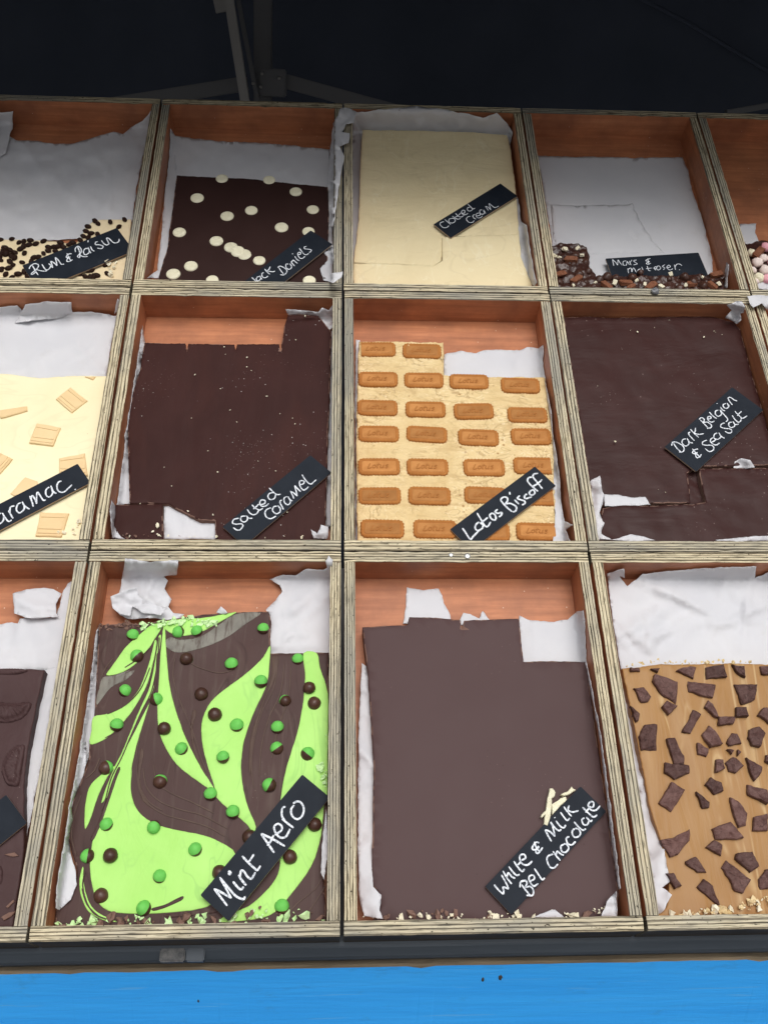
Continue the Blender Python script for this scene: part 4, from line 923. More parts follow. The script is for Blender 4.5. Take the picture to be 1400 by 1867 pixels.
paper(1, 1, z1([(1240, 396, .012), (1270, 392, .012), (1298, 408, .01), (1290, 448, .006), (1262, 452, .004), (1248, 482, .003), (1276, 486, .006), (1270, 520, .005), (1240, 535), (1256, 570), (1236, 680), (1226, 760), (1212, 850, .012), (1216, 940, .02), (1212, 996, .03), (1250, 990, .034), (1246, 1012, .034), (1215, 1030, .03), (1180, 1022, .026), (1168, 980, .026), (1194, 940, .024), (1170, 905, .026), (1184, 850, .024), (1190, 760, .02), (1194, 650, .014), (1205, 540, .012), (1214, 450, .012), (1234, 420, .012)]), 'crumpled paper strip draped over the rim beside the white button fudge', amp=.005, fold=55, over=True, grid=4)
paper(2, 1, [(640, 206, .004), (700, 199), (755, 194), (800, 198), (850, 207), (880, 215), (905, 206, .012), (922, 224, .014), (934, 242, .012), (930, 268, .01), (925, 300), (660, 300), (652, 260), (642, 240)], 'paper standing behind the clotted cream fudge', amp=.003, over=False)
paper(2, 1, [(641, 206), (658, 238), (660, 300), (657, 400), (650, 480), (650, 500, .012), (662, 522, .02), (642, 520, .014), (638, 470), (640, 380), (642, 280)], 'narrow paper strip left of the clotted cream fudge', lift=.006, amp=.0025)
paper(2, 1, z2([(486, 718, .016), (455, 775, .024), (475, 800, .022), (490, 860, .02), (496, 910, .02), (490, 960, .022), (505, 1004, .022), (548, 1044, .02), (556, 1030, .018), (541, 960, .016), (528, 880, .014), (520, 820, .014), (500, 808, .014), (495, 760, .014)]), 'crumpled paper on the right of the clotted cream fudge', amp=.004, fold=60, grid=4)
paper(2, 1, z2([(120, 1046, .03), (300, 1034, .03), (400, 1012, .03), (430, 1000, .03), (470, 1020, .03), (520, 1040, .028), (548, 1056, .026), (300, 1062, .026), (0, 1060, .026), (0, 1050, .026)]), 'thin paper edge along the front of the clotted cream fudge', amp=.003, fold=60, grid=4)
paper(3, 1, z2([(556, 568), (650, 572), (760, 572), (900, 576), (1000, 575), (1086, 573), (1106, 620), (1120, 690), (1146, 760), (1166, 830), (1186, 900), (1200, 990), (1212, 1040), (612, 1040), (612, 880), (592, 760), (576, 650)]), 'large paper sheet covering the floor of the nearly empty tray', amp=.0009, fold=16)
paper(3, 1, z2([(606, 746, .004), (720, 750, .004), (870, 746, .005), (905, 740, .006), (930, 800), (982, 880), (1020, 922), (640, 930), (616, 870)]), 'second paper scrap lying on the sheet of the nearly empty tray', lift=.0012, flush=True, amp=.001, fold=26)
paper(3, 1, z2([(1248, 955, .012), (1256, 965, .014), (1252, 1010, .016), (1250, 1050, .02), (1240, 1050, .018), (1242, 1000, .014)]), 'thin paper sliver at the right end of the lumpy chocolate', grid=4)
paper(4, 1, z2([(1296, 818), (1356, 815), (1352, 850), (1366, 884), (1318, 892), (1300, 860)]), 'small paper scrap behind the pink and white sweets', amp=.002)
paper(4, 1, [(1378, 515, .03), (1395, 508, .03), (1420, 512, .03), (1420, 530, .03), (1382, 526, .03)], 'paper edge in front of the pink and white sweets', grid=4)
paper(0, 2, z3([(-420, 110), (-60, 98), (0, 88), (70, 80), (90, 102), (102, 76), (180, 66), (285, 68, .004), (291, 106), (380, 108), (468, 122, .006), (452, 200), (440, 260), (424, 390), (-420, 400)]), 'wide white paper sheet behind the pale cream fudge', amp=.0028, fold=18)
paper(0, 2, z3([(88, 104, .012), (104, 78, .012), (180, 68, .012), (284, 70, .013), (288, 108, .008), (250, 128, .008), (150, 140, .008), (60, 150, .006)]), 'folded paper flap on the back of the pale cream tray', amp=.003)
paper(0, 2, z3([(470, 54, .01), (478, 60, .01), (474, 104, .01), (456, 114, .008), (462, 80, .008)]), 'tiny paper scrap on the right rim of the pale cream tray', grid=4)
paper(1, 2, z3([(570, 160), (578, 230), (566, 330), (540, 430), (518, 560), (520, 680), (524, 872), (468, 876), (490, 700), (500, 600), (520, 480), (545, 330), (560, 220)]), 'long white paper strip left of the dark speckled fudge', lift=.006, amp=.0015)
paper(1, 2, z3([(1140, 95, .02), (1200, 100, .02), (1270, 105, .02), (1285, 90, .018), (1310, 100, .016), (1326, 80, .01), (1334, 130, .01), (1330, 166, .012), (1310, 180, .02), (1290, 150, .022), (1270, 122, .024), (1200, 118, .024), (1146, 118, .024)]), 'crumpled paper at the back right corner of the dark speckled fudge', amp=.004, fold=60, grid=4)
paper(1, 2, z3([(1322, 180, .006), (1334, 190, .004), (1334, 400), (1334, 600), (1334, 760), (1330, 960), (1300, 965), (1302, 800), (1310, 600), (1318, 400)]), 'narrow paper strip right of the dark speckled fudge', lift=.010, amp=.001)
paper(1, 2, z3([(655, 872, .004), (700, 888, .006), (760, 918, .006), (862, 936, .004), (862, 1012), (655, 1012)]), 'white paper showing where a piece of dark fudge was cut out', lift=.012, amp=.002)
paper(1, 2, z3([(446, 855, .02), (462, 880, .024), (456, 960, .026), (484, 1004, .028), (500, 1012, .028), (450, 1010, .024), (442, 960, .02), (440, 900, .018)]), 'crumpled paper at the front left corner of the dark speckled tray', amp=.004, fold=60, grid=4)
paper(1, 2, z3([(1280, 955, .03), (1310, 964, .03), (1306, 1010, .03), (1250, 1010, .03), (1240, 972, .028), (1266, 992, .028)]), 'crumpled paper at the front right corner of the dark speckled tray', amp=.004, fold=70, grid=4)
paper(2, 2, z4([(612, 366), (700, 350), (780, 360), (830, 346), (900, 345), (1010, 345), (1050, 330), (1110, 335), (1136, 318, .004), (1140, 370), (1132, 400), (1150, 520), (612, 520)]), 'torn white paper behind the biscuit fudge', amp=.0015, fold=18)
paper(2, 2, z4([(1144, 492, .014), (1166, 580, .014), (1182, 700, .012), (1192, 820, .010), (1206, 900, .010), (1222, 1000, .01), (1232, 1150, .012), (1252, 1255, .02), (1296, 1275, .022), (1256, 1300, .024), (1286, 1370, .024), (1190, 1370, .03), (1202, 1210, .026), (1176, 1070, .026), (1181, 930, .022), (1190, 870, .02), (1172, 700, .018), (1150, 560, .016)]), 'twisted paper strip right of the biscuit fudge', lift=.002, amp=.003, fold=40, grid=4)
paper(2, 2, z4([(142, 290), (166, 292), (166, 340), (160, 480), (152, 700), (150, 1000), (158, 1370), (140, 1370), (140, 1000), (140, 700)]), 'narrow paper strip left of the biscuit fudge', lift=.012, amp=.0015, grid=4)
paper(3, 2, z5([(1158, 116, .012), (1210, 95, .016), (1246, 97, .016), (1266, 125, .016), (1256, 160, .012), (1236, 165, .012), (1240, 200, .016), (1216, 228, .018), (1170, 197, .016), (1150, 190, .012), (1186, 145, .012)]), 'crumpled paper at the back right corner of the glossy dark fudge', amp=.006, fold=60, grid=4)
paper(4, 2, z5([(1275, 62, .006), (1340, 58, .006), (1440, 58, .006), (1440, 170, .008), (1400, 150, .008), (1362, 104, .006), (1312, 130, .005), (1295, 112, .004)]), 'white paper folded over the rim at the right edge', amp=.004, fold=40, over=True)
paper(3, 2, z5([(366, 1140, .02), (425, 1105, .022), (432, 1180, .026), (448, 1212, .026), (438, 1270, .026), (422, 1320, .028), (450, 1380, .028), (432, 1440, .03), (492, 1474, .03), (392, 1480, .024), (386, 1400, .02), (372, 1250, .018)]), 'crumpled paper at the front left of the glossy dark fudge', amp=.005, fold=50, grid=4)
paper(3, 2, z5([(445, 1212, .022), (540, 1217, .022), (620, 1235, .022), (686, 1228, .022), (716, 1276, .022), (450, 1282, .022)]), 'white paper tongue lying along the cut in the glossy dark fudge', lift=.006, amp=.0015, grid=4)
paper(3, 2, z5([(486, 1478, .03), (600, 1445, .032), (680, 1460, .032), (745, 1480, .03), (600, 1486, .03)]), 'short paper edge at the front of the glossy dark fudge', amp=.002, grid=4)
paper(3, 2, z5([(1090, 1480, .03), (1250, 1463, .032), (1440, 1448, .032), (1440, 1482, .03), (1250, 1486, .03)]), 'long paper edge at the front right of the glossy dark fudge', amp=.002, grid=4)
paper(3, 2, z5([(1198, 1060, .022), (1205, 1025, .028), (1245, 1003, .03), (1296, 1015, .03), (1322, 1056, .022), (1260, 1064, .022)]), 'small white paper tip poking up behind the cut block', amp=.003, grid=4)
paper(0, 3, zC([(-500, 830), (0, 806), (130, 786), (190, 796), (215, 740), (600, 736), (650, 560, .006), (670, 470, .008), (722, 380, .008), (766, 350, .008), (776, 420), (742, 700), (700, 900), (640, 1300), (-500, 1300)]), 'big white paper sheet behind the chocolate orange fudge', amp=.003, fold=16)
paper(0, 3, zC([(140, 480, .014), (290, 430, .016), (470, 420, .016), (570, 435, .014), (662, 482, .012), (600, 590, .012), (604, 690, .01), (632, 726, .01), (450, 736, .014), (330, 742, .016), (220, 716, .016), (160, 690, .014), (150, 560, .014)]), 'folded white paper flap behind the chocolate orange fudge', amp=.003, fold=24)
paper(0, 3, zH([(300, 80), (394, 60), (392, 110), (332, 480), (268, 800), (202, 1140), (192, 1166), (166, 1320), (160, 1180), (160, 930), (164, 800), (182, 650), (210, 500), (256, 280)]), 'long paper strip right of the chocolate orange fudge', lift=.008, amp=.0015)
paper(1, 3, z6([(500, 84, .006), (600, 96), (712, 90), (706, 150), (656, 155), (670, 172), (657, 205), (682, 246), (672, 276), (692, 302), (736, 306), (700, 334, .012), (650, 326, .014), (590, 320, .016), (510, 326, .014), (480, 310, .014), (450, 280, .014), (442, 235, .012), (476, 225, .008), (490, 160)]), 'crumpled white paper at the back left of the swirled fudge', amp=.005, fold=32, grid=5)
paper(1, 3, z6([(442, 236, .02), (490, 215, .026), (545, 200, .026), (560, 240, .02), (620, 270, .02), (668, 282, .018), (640, 310, .02), (570, 300, .022), (530, 275, .016), (520, 312, .02), (480, 308, .02), (452, 282, .02)]), 'loose paper curl lying on the crumpled paper behind the swirled fudge', amp=.005, fold=40, grid=4)
paper(1, 3, z6([(1310, 72, .012), (1326, 90, .008), (1330, 150), (1326, 350), (1322, 480), (1070, 480), (1074, 300), (1060, 290), (1100, 250), (1126, 215), (1116, 190), (1075, 165), (1130, 150), (1180, 150), (1220, 125), (1290, 130, .006), (1306, 120, .01), (1300, 95, .012)]), 'torn white paper at the back right of the swirled fudge', amp=.0025, fold=24)
paper(1, 3, z6([(384, 372), (400, 350), (394, 500), (388, 620), (378, 730), (356, 870), (316, 1010), (300, 1060), (284, 1080), (300, 960), (330, 780), (360, 580)]), 'long narrow paper strip left of the swirled fudge', lift=.006, amp=.0007)
paper(1, 3, zH([(590, 570, .012), (584, 740, .012), (540, 880, .014), (492, 980, .016), (484, 1010, .016), (494, 1100, .018), (468, 1230, .016), (482, 1320, .016), (522, 1470, .018), (526, 1540, .02), (482, 1640, .02), (406, 1712, .02), (384, 1700, .014), (386, 1560), (438, 1250), (470, 1020), (528, 720), (558, 570)]), 'wavy paper strip along the lower left of the swirled fudge', lift=.006, amp=.001, fold=20)
paper(1, 3, z7([(1190, 190, .03), (1198, 330, .03), (1182, 450, .03), (1170, 420, .03), (1174, 330, .03), (1182, 250, .03)]), 'grey paper sliver at the right side of the swirled fudge', grid=4)
paper(1, 3, z6([(862, 298, .02), (882, 275, .02), (908, 300, .02), (890, 306, .02)]), 'tiny white paper tip at the back of the swirled fudge', grid=4, lift=.004)
paper(2, 3, z8([(248, 158), (300, 168), (350, 163), (362, 185), (366, 210), (386, 250), (388, 275), (236, 275), (246, 220)]), 'square paper scrap stuck behind the plain brown fudge', amp=.001)
paper(2, 3, z8([(418, 262), (428, 240), (450, 244), (472, 256), (478, 258), (488, 235), (510, 262), (500, 280), (420, 280)]), 'two tiny paper peaks behind the plain brown fudge', amp=.001, grid=4)
paper(2, 3, z8([(606, 250), (640, 265), (700, 270), (760, 262), (790, 236), (812, 232), (822, 420), (610, 420)]), 'white paper in the cut corner of the plain brown fudge', amp=.0012, fold=20)
paper(2, 3, z8([(104, 400), (122, 412), (130, 480), (136, 600), (146, 720), (150, 860)]) + z9([(148, 180), (146, 300), (138, 360), (140, 415), (168, 440, .026), (160, 490, .03), (172, 516, .028), (112, 508, .02), (96, 450), (93, 300), (93, 20)]) + z8([(95, 600)]), 'long greasy paper strip left of the plain brown fudge', lift=.009, amp=.003, fold=34)
paper(2, 3, z8([(816, 398), (822, 400), (868, 640), (898, 870)]) + z9([(912, 280), (930, 420), (922, 424), (902, 280), (874, 40)]) + z8([(862, 640)]), 'thin paper edge right of the plain brown fudge', lift=.014, amp=.001, grid=4)
paper(2, 3, z9([(868, 508, .034), (884, 462, .034), (916, 428, .03), (918, 512, .028)]), 'folded paper at the front right corner of the plain brown fudge', amp=.003, grid=4)
paper(2, 3, z9([(650, 512, .034), (680, 498, .034), (720, 488, .034), (742, 505, .034), (750, 514, .034)]), 'small grey paper scrap below the two-line label, bottom row', grid=4)
paper(3, 3, z8([(885, 116), (938, 100, .006), (942, 130, .008), (925, 122, .004), (950, 155), (1000, 116), (1100, 105), (1250, 95), (1360, 92, .006), (1356, 130), (1400, 110), (1560, 120), (1600, 440), (932, 440), (905, 270)]), 'wide white paper sheet behind the chocolate chunk fudge', amp=.0034, fold=16)
paper(3, 3, z8([(930, 414), (940, 416), (962, 520), (996, 690), (1028, 860)]) + z9([(1066, 280), (1086, 400, .014), (1062, 416, .014), (1092, 440, .02), (1070, 486, .02), (1048, 505, .012), (1036, 420), (1012, 300), (985, 100)]) + z8([(965, 780), (940, 580)]), 'folded paper strip left of the chocolate chunk fudge', lift=.008, amp=.003, fold=30)

# ---------------------------------------------------------------- labels
def name_label(o3, corners, strokes, wd, label, wl, tilt_w=(0, 0)):
    ox, oy, s = o3
    A, B, C_ = [P(x, y, wl) for x, y in corners]
    e1 = (B - A); e1n = e1.normalized(); e2 = C_ - B; e2 = e2 - e1n * e2.dot(e1n)
    pts = [A, B, B + e2, A + e2]; th = .0024
    t = root('name_label', ((A + B + e2 + A) / 3 * 1 if False else (A + B + B + e2 + A + e2) / 4) - Vector((0, 0, th)), label, 'label', 'black name labels lying on the fudge')
    bm = bmesh.new()
    hi = [bm.verts.new((p.x, p.y, wl)) for p in pts]; lo = [bm.verts.new((p.x, p.y, wl - th)) for p in pts]
    fs = [bm.faces.new(hi), bm.faces.new(lo[::-1])]
    for i in range(4):
        f = bm.faces.new((hi[i], lo[i], lo[(i + 1) % 4], hi[(i + 1) % 4])); f.material_index = 1
    bmesh.ops.recalc_face_normals(bm, faces=bm.faces)
    bmesh.ops.bevel(bm, geom=[e for e in bm.edges if abs(e.verts[0].co.z - e.verts[1].co.z) > th / 2], offset=.0008, segments=2, affect='EDGES')
    brd = from_bm('board', bm, ['black_slate_label', 'pale_fibreboard_edge'], t)
    if strokes:
        bm = bmesh.new()
        for k, st in enumerate(strokes):
            q = [(P(ox + x / s, oy + y / s, wl)) for x, y in smooth_poly(st, 5, False)]
            q = [(p.x, p.y) for p in q]
            ribbon(bm, q, wd * .68, wl + .00025 + k * .000012, .0000012, .00012, 0, k * 3.3)
        bmesh.ops.recalc_face_normals(bm, faces=bm.faces)
        from_bm('lettering', bm, 'chalk_ink', brd)
    return t
WL = WT + .0062
name_label((40, 400, 7), [(41.4, 484), (213.6, 415.4), (236, 461)], [
    [(140, 590), (170, 645), (213, 712)], [(98, 635), (112, 600), (160, 567), (205, 573), (217, 597), (190, 640), (128, 690), (140, 703), (180, 675)], [(165, 632), (240, 655), (290, 662), (330, 655)],
    [(262, 575), (285, 615), (315, 645), (350, 635), (372, 600), (368, 575)], [(345, 565), (375, 590), (400, 620)], [(400, 620), (384, 565), (374, 535), (420, 560), (455, 595)], [(455, 595), (442, 530), (432, 490), (460, 510), (490, 550), (510, 575), (545, 572)],
    [(640, 440), (600, 445), (570, 480), (590, 490), (620, 480), (585, 505), (580, 535), (610, 540), (650, 515)], [(580, 435), (600, 480), (630, 530)],
    [(690, 420), (685, 375), (720, 345), (755, 370), (760, 420), (715, 470), (740, 490), (745, 450), (735, 400), (715, 350)], [(745, 450), (780, 475), (845, 475)],
    [(850, 375), (815, 375), (790, 410), (805, 450), (840, 445), (865, 410), (850, 360)], [(855, 370), (875, 420), (890, 430)], [(880, 345), (900, 390), (930, 408)], [(850, 270), (848, 295)],
    [(975, 285), (945, 295), (945, 325), (985, 325), (1040, 345), (1020, 375), (965, 368)], [(1020, 270), (1050, 310), (1090, 330), (1115, 310)], [(1120, 320), (1100, 280), (1085, 240), (1120, 250), (1160, 290), (1200, 303), (1240, 285), (1245, 250)]],
    .0026, 'black label handwritten in white lying on the raisin fudge', WL)
name_label((440, 400, 7.778), [(438, 519), (566.6, 420), (586, 461)], [
    [(150, 825), (190, 860), (215, 890), (228, 905)], [(265, 815), (235, 815), (215, 845), (230, 875), (265, 860), (285, 825)], [(265, 800), (285, 840), (300, 850)], [(320, 755), (295, 770), (300, 815), (340, 830), (380, 805)], [(335, 705), (365, 745), (405, 780)], [(410, 672), (395, 710), (370, 730), (420, 740), (450, 745), (478, 735)],
    [(530, 680), (560, 725), (600, 775)], [(517, 690), (545, 665), (595, 680), (645, 720), (640, 760), (600, 790), (555, 785)], [(670, 635), (635, 640), (640, 690), (680, 710), (715, 680), (700, 630)], [(690, 630), (720, 680)], [(705, 600), (735, 640), (760, 665)], [(715, 610), (735, 580), (765, 600), (798, 630)], [(760, 525), (790, 570), (830, 590)], [(720, 490), (738, 490)],
    [(795, 500), (830, 500), (845, 475), (815, 470), (800, 500), (830, 550), (870, 555), (905, 525)], [(825, 410), (860, 460), (900, 500), (935, 500), (955, 485)], [(925, 385), (895, 395), (900, 420), (950, 425), (990, 435), (985, 460), (960, 470)]],
    .0022, 'black label half hidden by the front rim beside white buttons', WL)
name_label((780, 320, 7.778), [(790.3, 409), (911.8, 334.4), (941, 358.8)], [
    [(225, 655), (180, 670), (175, 700), (215, 738), (265, 738), (295, 712)], [(240, 625), (280, 660), (322, 697)], [(340, 610), (300, 620), (300, 660), (345, 675), (385, 650), (375, 615), (340, 605)], [(345, 575), (385, 605), (430, 622), (460, 605)], [(390, 535), (425, 575), (470, 590), (510, 565)], [(370, 600), (420, 575), (465, 530)],
    [(480, 535), (515, 535), (520, 500), (490, 495), (475, 525), (500, 555), (540, 555), (565, 535)], [(610, 450), (570, 455), (555, 480), (580, 505), (620, 495), (630, 465)], [(560, 405), (600, 440), (635, 475), (665, 465)],
    [(600, 580), (560, 590), (545, 625), (580, 665), (630, 665), (655, 640)], [(630, 575), (650, 605), (680, 620)], [(640, 590), (640, 565), (665, 555)], [(690, 575), (735, 565), (735, 535), (695, 540), (680, 565), (700, 600), (745, 600), (770, 575)], [(765, 490), (735, 495), (740, 540), (780, 550), (805, 525), (790, 490)], [(780, 490), (800, 530), (820, 535)],
    [(815, 440), (840, 475), (855, 500)], [(815, 440), (850, 450), (890, 490)], [(890, 490), (872, 430), (866, 400), (900, 425), (940, 455), (975, 450), (1000, 435)]],
    .0017, 'black two-line label lying on the clotted cream fudge', WL)
name_label((990, 420, 3.415), [(1103.5, 471.5), (1272.5, 460.5), (1290, 505)], [
    [(430, 180), (438, 222)], [(430, 182), (450, 200), (462, 218)], [(462, 218), (465, 185), (475, 200), (490, 218)], [(515, 190), (497, 195), (497, 215), (515, 217), (520, 195)], [(520, 192), (535, 215)], [(535, 190), (545, 217)], [(540, 200), (550, 185)], [(580, 185), (560, 190), (575, 202), (583, 210), (560, 216)],
    [(665, 175), (640, 185), (640, 192), (660, 195), (640, 205), (650, 212), (668, 205)], [(650, 175), (655, 215)], [(525, 238), (530, 268)], [(525, 245), (545, 235), (550, 262)], [(550, 262), (560, 235), (578, 262)], [(605, 240), (588, 248), (592, 262), (608, 258), (606, 242)], [(612, 228), (622, 258)], [(645, 222), (655, 250), (668, 252)], [(638, 240), (675, 235)],
    [(690, 240), (706, 236), (700, 226), (688, 236), (700, 250)], [(716, 220), (702, 235), (715, 248), (730, 235), (716, 220)], [(755, 215), (740, 225), (755, 235), (745, 247)], [(765, 235), (790, 228), (780, 218), (768, 230), (785, 248), (805, 240)], [(815, 215), (822, 248)], [(818, 230), (830, 212), (850, 212), (862, 222)], [(845, 245), (849, 248)]],
    .0017, 'black label propped behind the lumpy chocolate strip', -.037)
name_label((0, 680, 5.836), [(-78, 959), (142.2, 845.4), (166, 880)], [
    [(-150, 1560), (-190, 1600), (-180, 1660), (-130, 1680), (-90, 1650)], [(20, 1490), (-30, 1520), (-40, 1580), (-5, 1608), (40, 1570), (45, 1510)], [(30, 1490), (60, 1540), (95, 1580), (130, 1565)], [(95, 1465), (120, 1510), (145, 1550)], [(110, 1490), (115, 1430), (160, 1415)], [(225, 1380), (190, 1405), (180, 1460), (215, 1490), (260, 1450), (260, 1395)], [(240, 1370), (270, 1420), (320, 1450)],
    [(320, 1310), (345, 1370), (360, 1425)], [(335, 1340), (350, 1305), (385, 1360), (395, 1395)], [(395, 1395), (395, 1310), (405, 1270), (440, 1320), (465, 1355), (495, 1350)], [(530, 1215), (495, 1245), (495, 1300), (530, 1320), (565, 1280), (550, 1220)], [(545, 1200), (570, 1260), (605, 1285)], [(660, 1150), (625, 1165), (610, 1215), (630, 1260), (680, 1270), (730, 1230), (770, 1190)], [(800, 1238), (812, 1244)]],
    .0031, 'black label on the pale cream fudge at the left edge', WL)
name_label((400, 820, 6.364), [(406.3, 960.6), (565.8, 829.7), (604, 862)], [
    [(230, 795), (170, 810), (155, 850), (195, 865), (255, 860), (275, 885), (240, 930), (200, 930), (165, 905)], [(305, 770), (260, 775), (250, 815), (285, 840), (325, 815), (325, 770)], [(310, 765), (345, 795), (385, 795)], [(325, 690), (355, 735), (395, 755), (435, 740), (460, 700)], [(380, 640), (420, 680), (470, 700), (505, 680)], [(395, 690), (430, 660), (460, 630)], [(475, 640), (525, 625), (530, 590), (490, 585), (470, 615), (490, 655), (535, 655), (575, 625)], [(635, 495), (580, 510), (565, 550), (595, 580), (640, 565), (655, 520)], [(580, 445), (620, 485), (665, 520), (712, 518)],
    [(600, 675), (550, 695), (530, 735), (550, 785), (600, 800), (660, 770)], [(670, 655), (630, 665), (620, 710), (660, 745), (705, 720), (705, 670)], [(680, 650), (715, 695)], [(700, 610), (725, 655), (745, 695)], [(715, 640), (705, 600), (725, 585)], [(785, 545), (755, 560), (755, 610), (795, 640), (825, 610), (810, 560)], [(795, 545), (830, 590), (850, 590)], [(825, 480), (850, 530), (865, 570)], [(830, 490), (860, 500), (905, 540)], [(905, 540), (886, 460), (877, 420), (905, 450), (945, 490)], [(930, 405), (970, 400), (985, 370), (950, 360), (930, 380), (945, 440), (985, 470), (1035, 430)], [(960, 290), (990, 340), (1030, 385), (1065, 400), (1095, 375), (1125, 350)]],
    .0025, 'black two-line label lying on the dark speckled fudge', WL)
name_label((810, 840, 6.667), [(820.5, 965), (974.7, 850.5), (1011, 887)], [
    [(220, 820), (260, 880), (315, 955), (350, 920), (420, 850)], [(420, 745), (380, 780), (375, 825), (410, 850), (460, 820), (465, 780), (430, 755)], [(395, 635), (440, 710), (490, 790), (525, 800), (560, 745)], [(440, 760), (490, 720), (525, 690)], [(545, 660), (565, 700), (605, 725), (625, 700), (610, 655), (575, 640), (545, 665)], [(645, 590), (615, 625), (650, 640), (695, 630), (690, 660), (660, 685)],
    [(680, 480), (740, 550), (820, 620)], [(680, 480), (710, 445), (760, 450), (765, 490), (740, 525), (800, 520), (870, 560), (865, 610), (825, 625)], [(850, 475), (905, 530)], [(790, 380), (795, 415)], [(915, 425), (885, 455), (920, 475), (970, 490), (975, 520), (940, 540)], [(1000, 405), (972, 430), (985, 462), (1060, 440)], [(1060, 355), (1030, 390), (1050, 420), (1095, 400), (1085, 360), (1055, 358)], [(1060, 200), (1020, 210), (1010, 250), (1050, 300), (1095, 340), (1135, 375)], [(1135, 155), (1085, 165), (1075, 200), (1110, 245), (1150, 295), (1190, 345)], [(1060, 320), (1130, 280), (1185, 230)]],
    .0036, 'black label with bold white writing on the biscuit fudge', WL + .002)
name_label((1200, 700, 7), [(1211, 815), (1334, 706), (1392, 746)], [
    [(190, 760), (230, 820), (285, 870)], [(165, 790), (180, 745), (240, 750), (310, 795), (325, 840), (300, 870), (260, 870)], [(345, 700), (305, 715), (300, 760), (345, 795), (385, 765), (375, 715)], [(360, 695), (395, 745), (435, 755)], [(385, 650), (420, 690), (455, 725)], [(395, 665), (380, 630), (400, 615)], [(405, 580), (450, 630), (510, 685)], [(470, 560), (465, 610), (450, 625), (510, 645), (575, 635)],
    [(530, 460), (580, 510), (625, 560)], [(515, 455), (545, 430), (580, 455), (575, 490), (620, 490), (670, 525), (665, 560), (615, 570)], [(630, 450), (665, 440), (660, 415), (625, 425), (630, 465), (670, 490), (710, 475)], [(645, 360), (690, 410), (740, 445)], [(760, 335), (725, 350), (725, 390), (760, 415), (800, 390), (785, 340)], [(780, 330), (820, 380), (865, 430), (880, 460), (855, 487)], [(785, 295), (815, 335), (845, 345)], [(740, 248), (747, 256)], [(855, 250), (825, 265), (825, 295), (860, 315), (890, 295), (875, 255)], [(870, 245), (900, 290)], [(885, 200), (915, 240), (940, 270)], [(895, 210), (885, 180), (915, 175), (960, 205), (1000, 220)],
    [(500, 830), (455, 845), (430, 880), (460, 895), (490, 880), (470, 905), (485, 945), (520, 930), (545, 900)], [(430, 830), (470, 880), (530, 940)], [(615, 720), (565, 740), (560, 775), (610, 785), (670, 785), (700, 810), (690, 850), (640, 865), (590, 825)], [(665, 750), (720, 720), (700, 690), (665, 705), (660, 740), (700, 775), (740, 780), (775, 755)], [(745, 630), (710, 645), (705, 690), (745, 710), (790, 680), (770, 635)], [(765, 625), (800, 675), (840, 695)],
    [(840, 500), (800, 515), (790, 550), (840, 570), (900, 575), (930, 595), (920, 625), (880, 628), (845, 605)], [(930, 490), (895, 500), (895, 540), (930, 560), (970, 535), (955, 490)], [(945, 480), (975, 520), (1020, 515)], [(935, 405), (970, 455), (1010, 490), (1040, 480), (1055, 440)], [(970, 350), (1020, 405), (1070, 440), (1125, 410)], [(1000, 410), (1025, 380), (1055, 350)]],
    .0024, 'wide black two-line label lying on the glossy dark fudge', WL - .001)
name_label((0, 0, 1), [(-150, 1577), (12, 1449), (45.6, 1504)], [], .002, 'blank end of a black label at the lower left edge', WL)
name_label((360, 1400, 5.385), [(365.6, 1632), (551.3, 1412), (601.4, 1453.9)], [
    [(165, 1185), (230, 1270), (295, 1355)], [(175, 1190), (250, 1230), (335, 1280)], [(335, 1280), (280, 1180), (220, 1075)], [(220, 1075), (300, 1170), (380, 1260), (455, 1290), (465, 1262)], [(350, 1115), (395, 1170), (430, 1195), (455, 1165)], [(305, 1030), (318, 1045), (328, 1028), (315, 1018), (305, 1030)], [(405, 1050), (435, 1100), (480, 1155)], [(420, 1070), (430, 1010), (460, 1020), (490, 1065), (530, 1090), (570, 1025)], [(440, 865), (500, 930), (560, 985), (590, 1005), (620, 960)], [(500, 930), (530, 890), (555, 848)],
    [(625, 645), (690, 740), (755, 835)], [(625, 645), (740, 700), (860, 770)], [(685, 765), (720, 720), (750, 660)], [(760, 660), (820, 620), (830, 575), (790, 550), (755, 580), (770, 640), (815, 685), (870, 675), (910, 600)], [(830, 500), (885, 545), (945, 590)], [(860, 520), (830, 470), (835, 400), (865, 380)], [(950, 365), (920, 410), (930, 470), (980, 505), (1030, 470), (1045, 400), (1020, 345), (980, 330), (940, 350)]],
    .0034, 'black label lying on the green swirled fudge', WM + .0122)
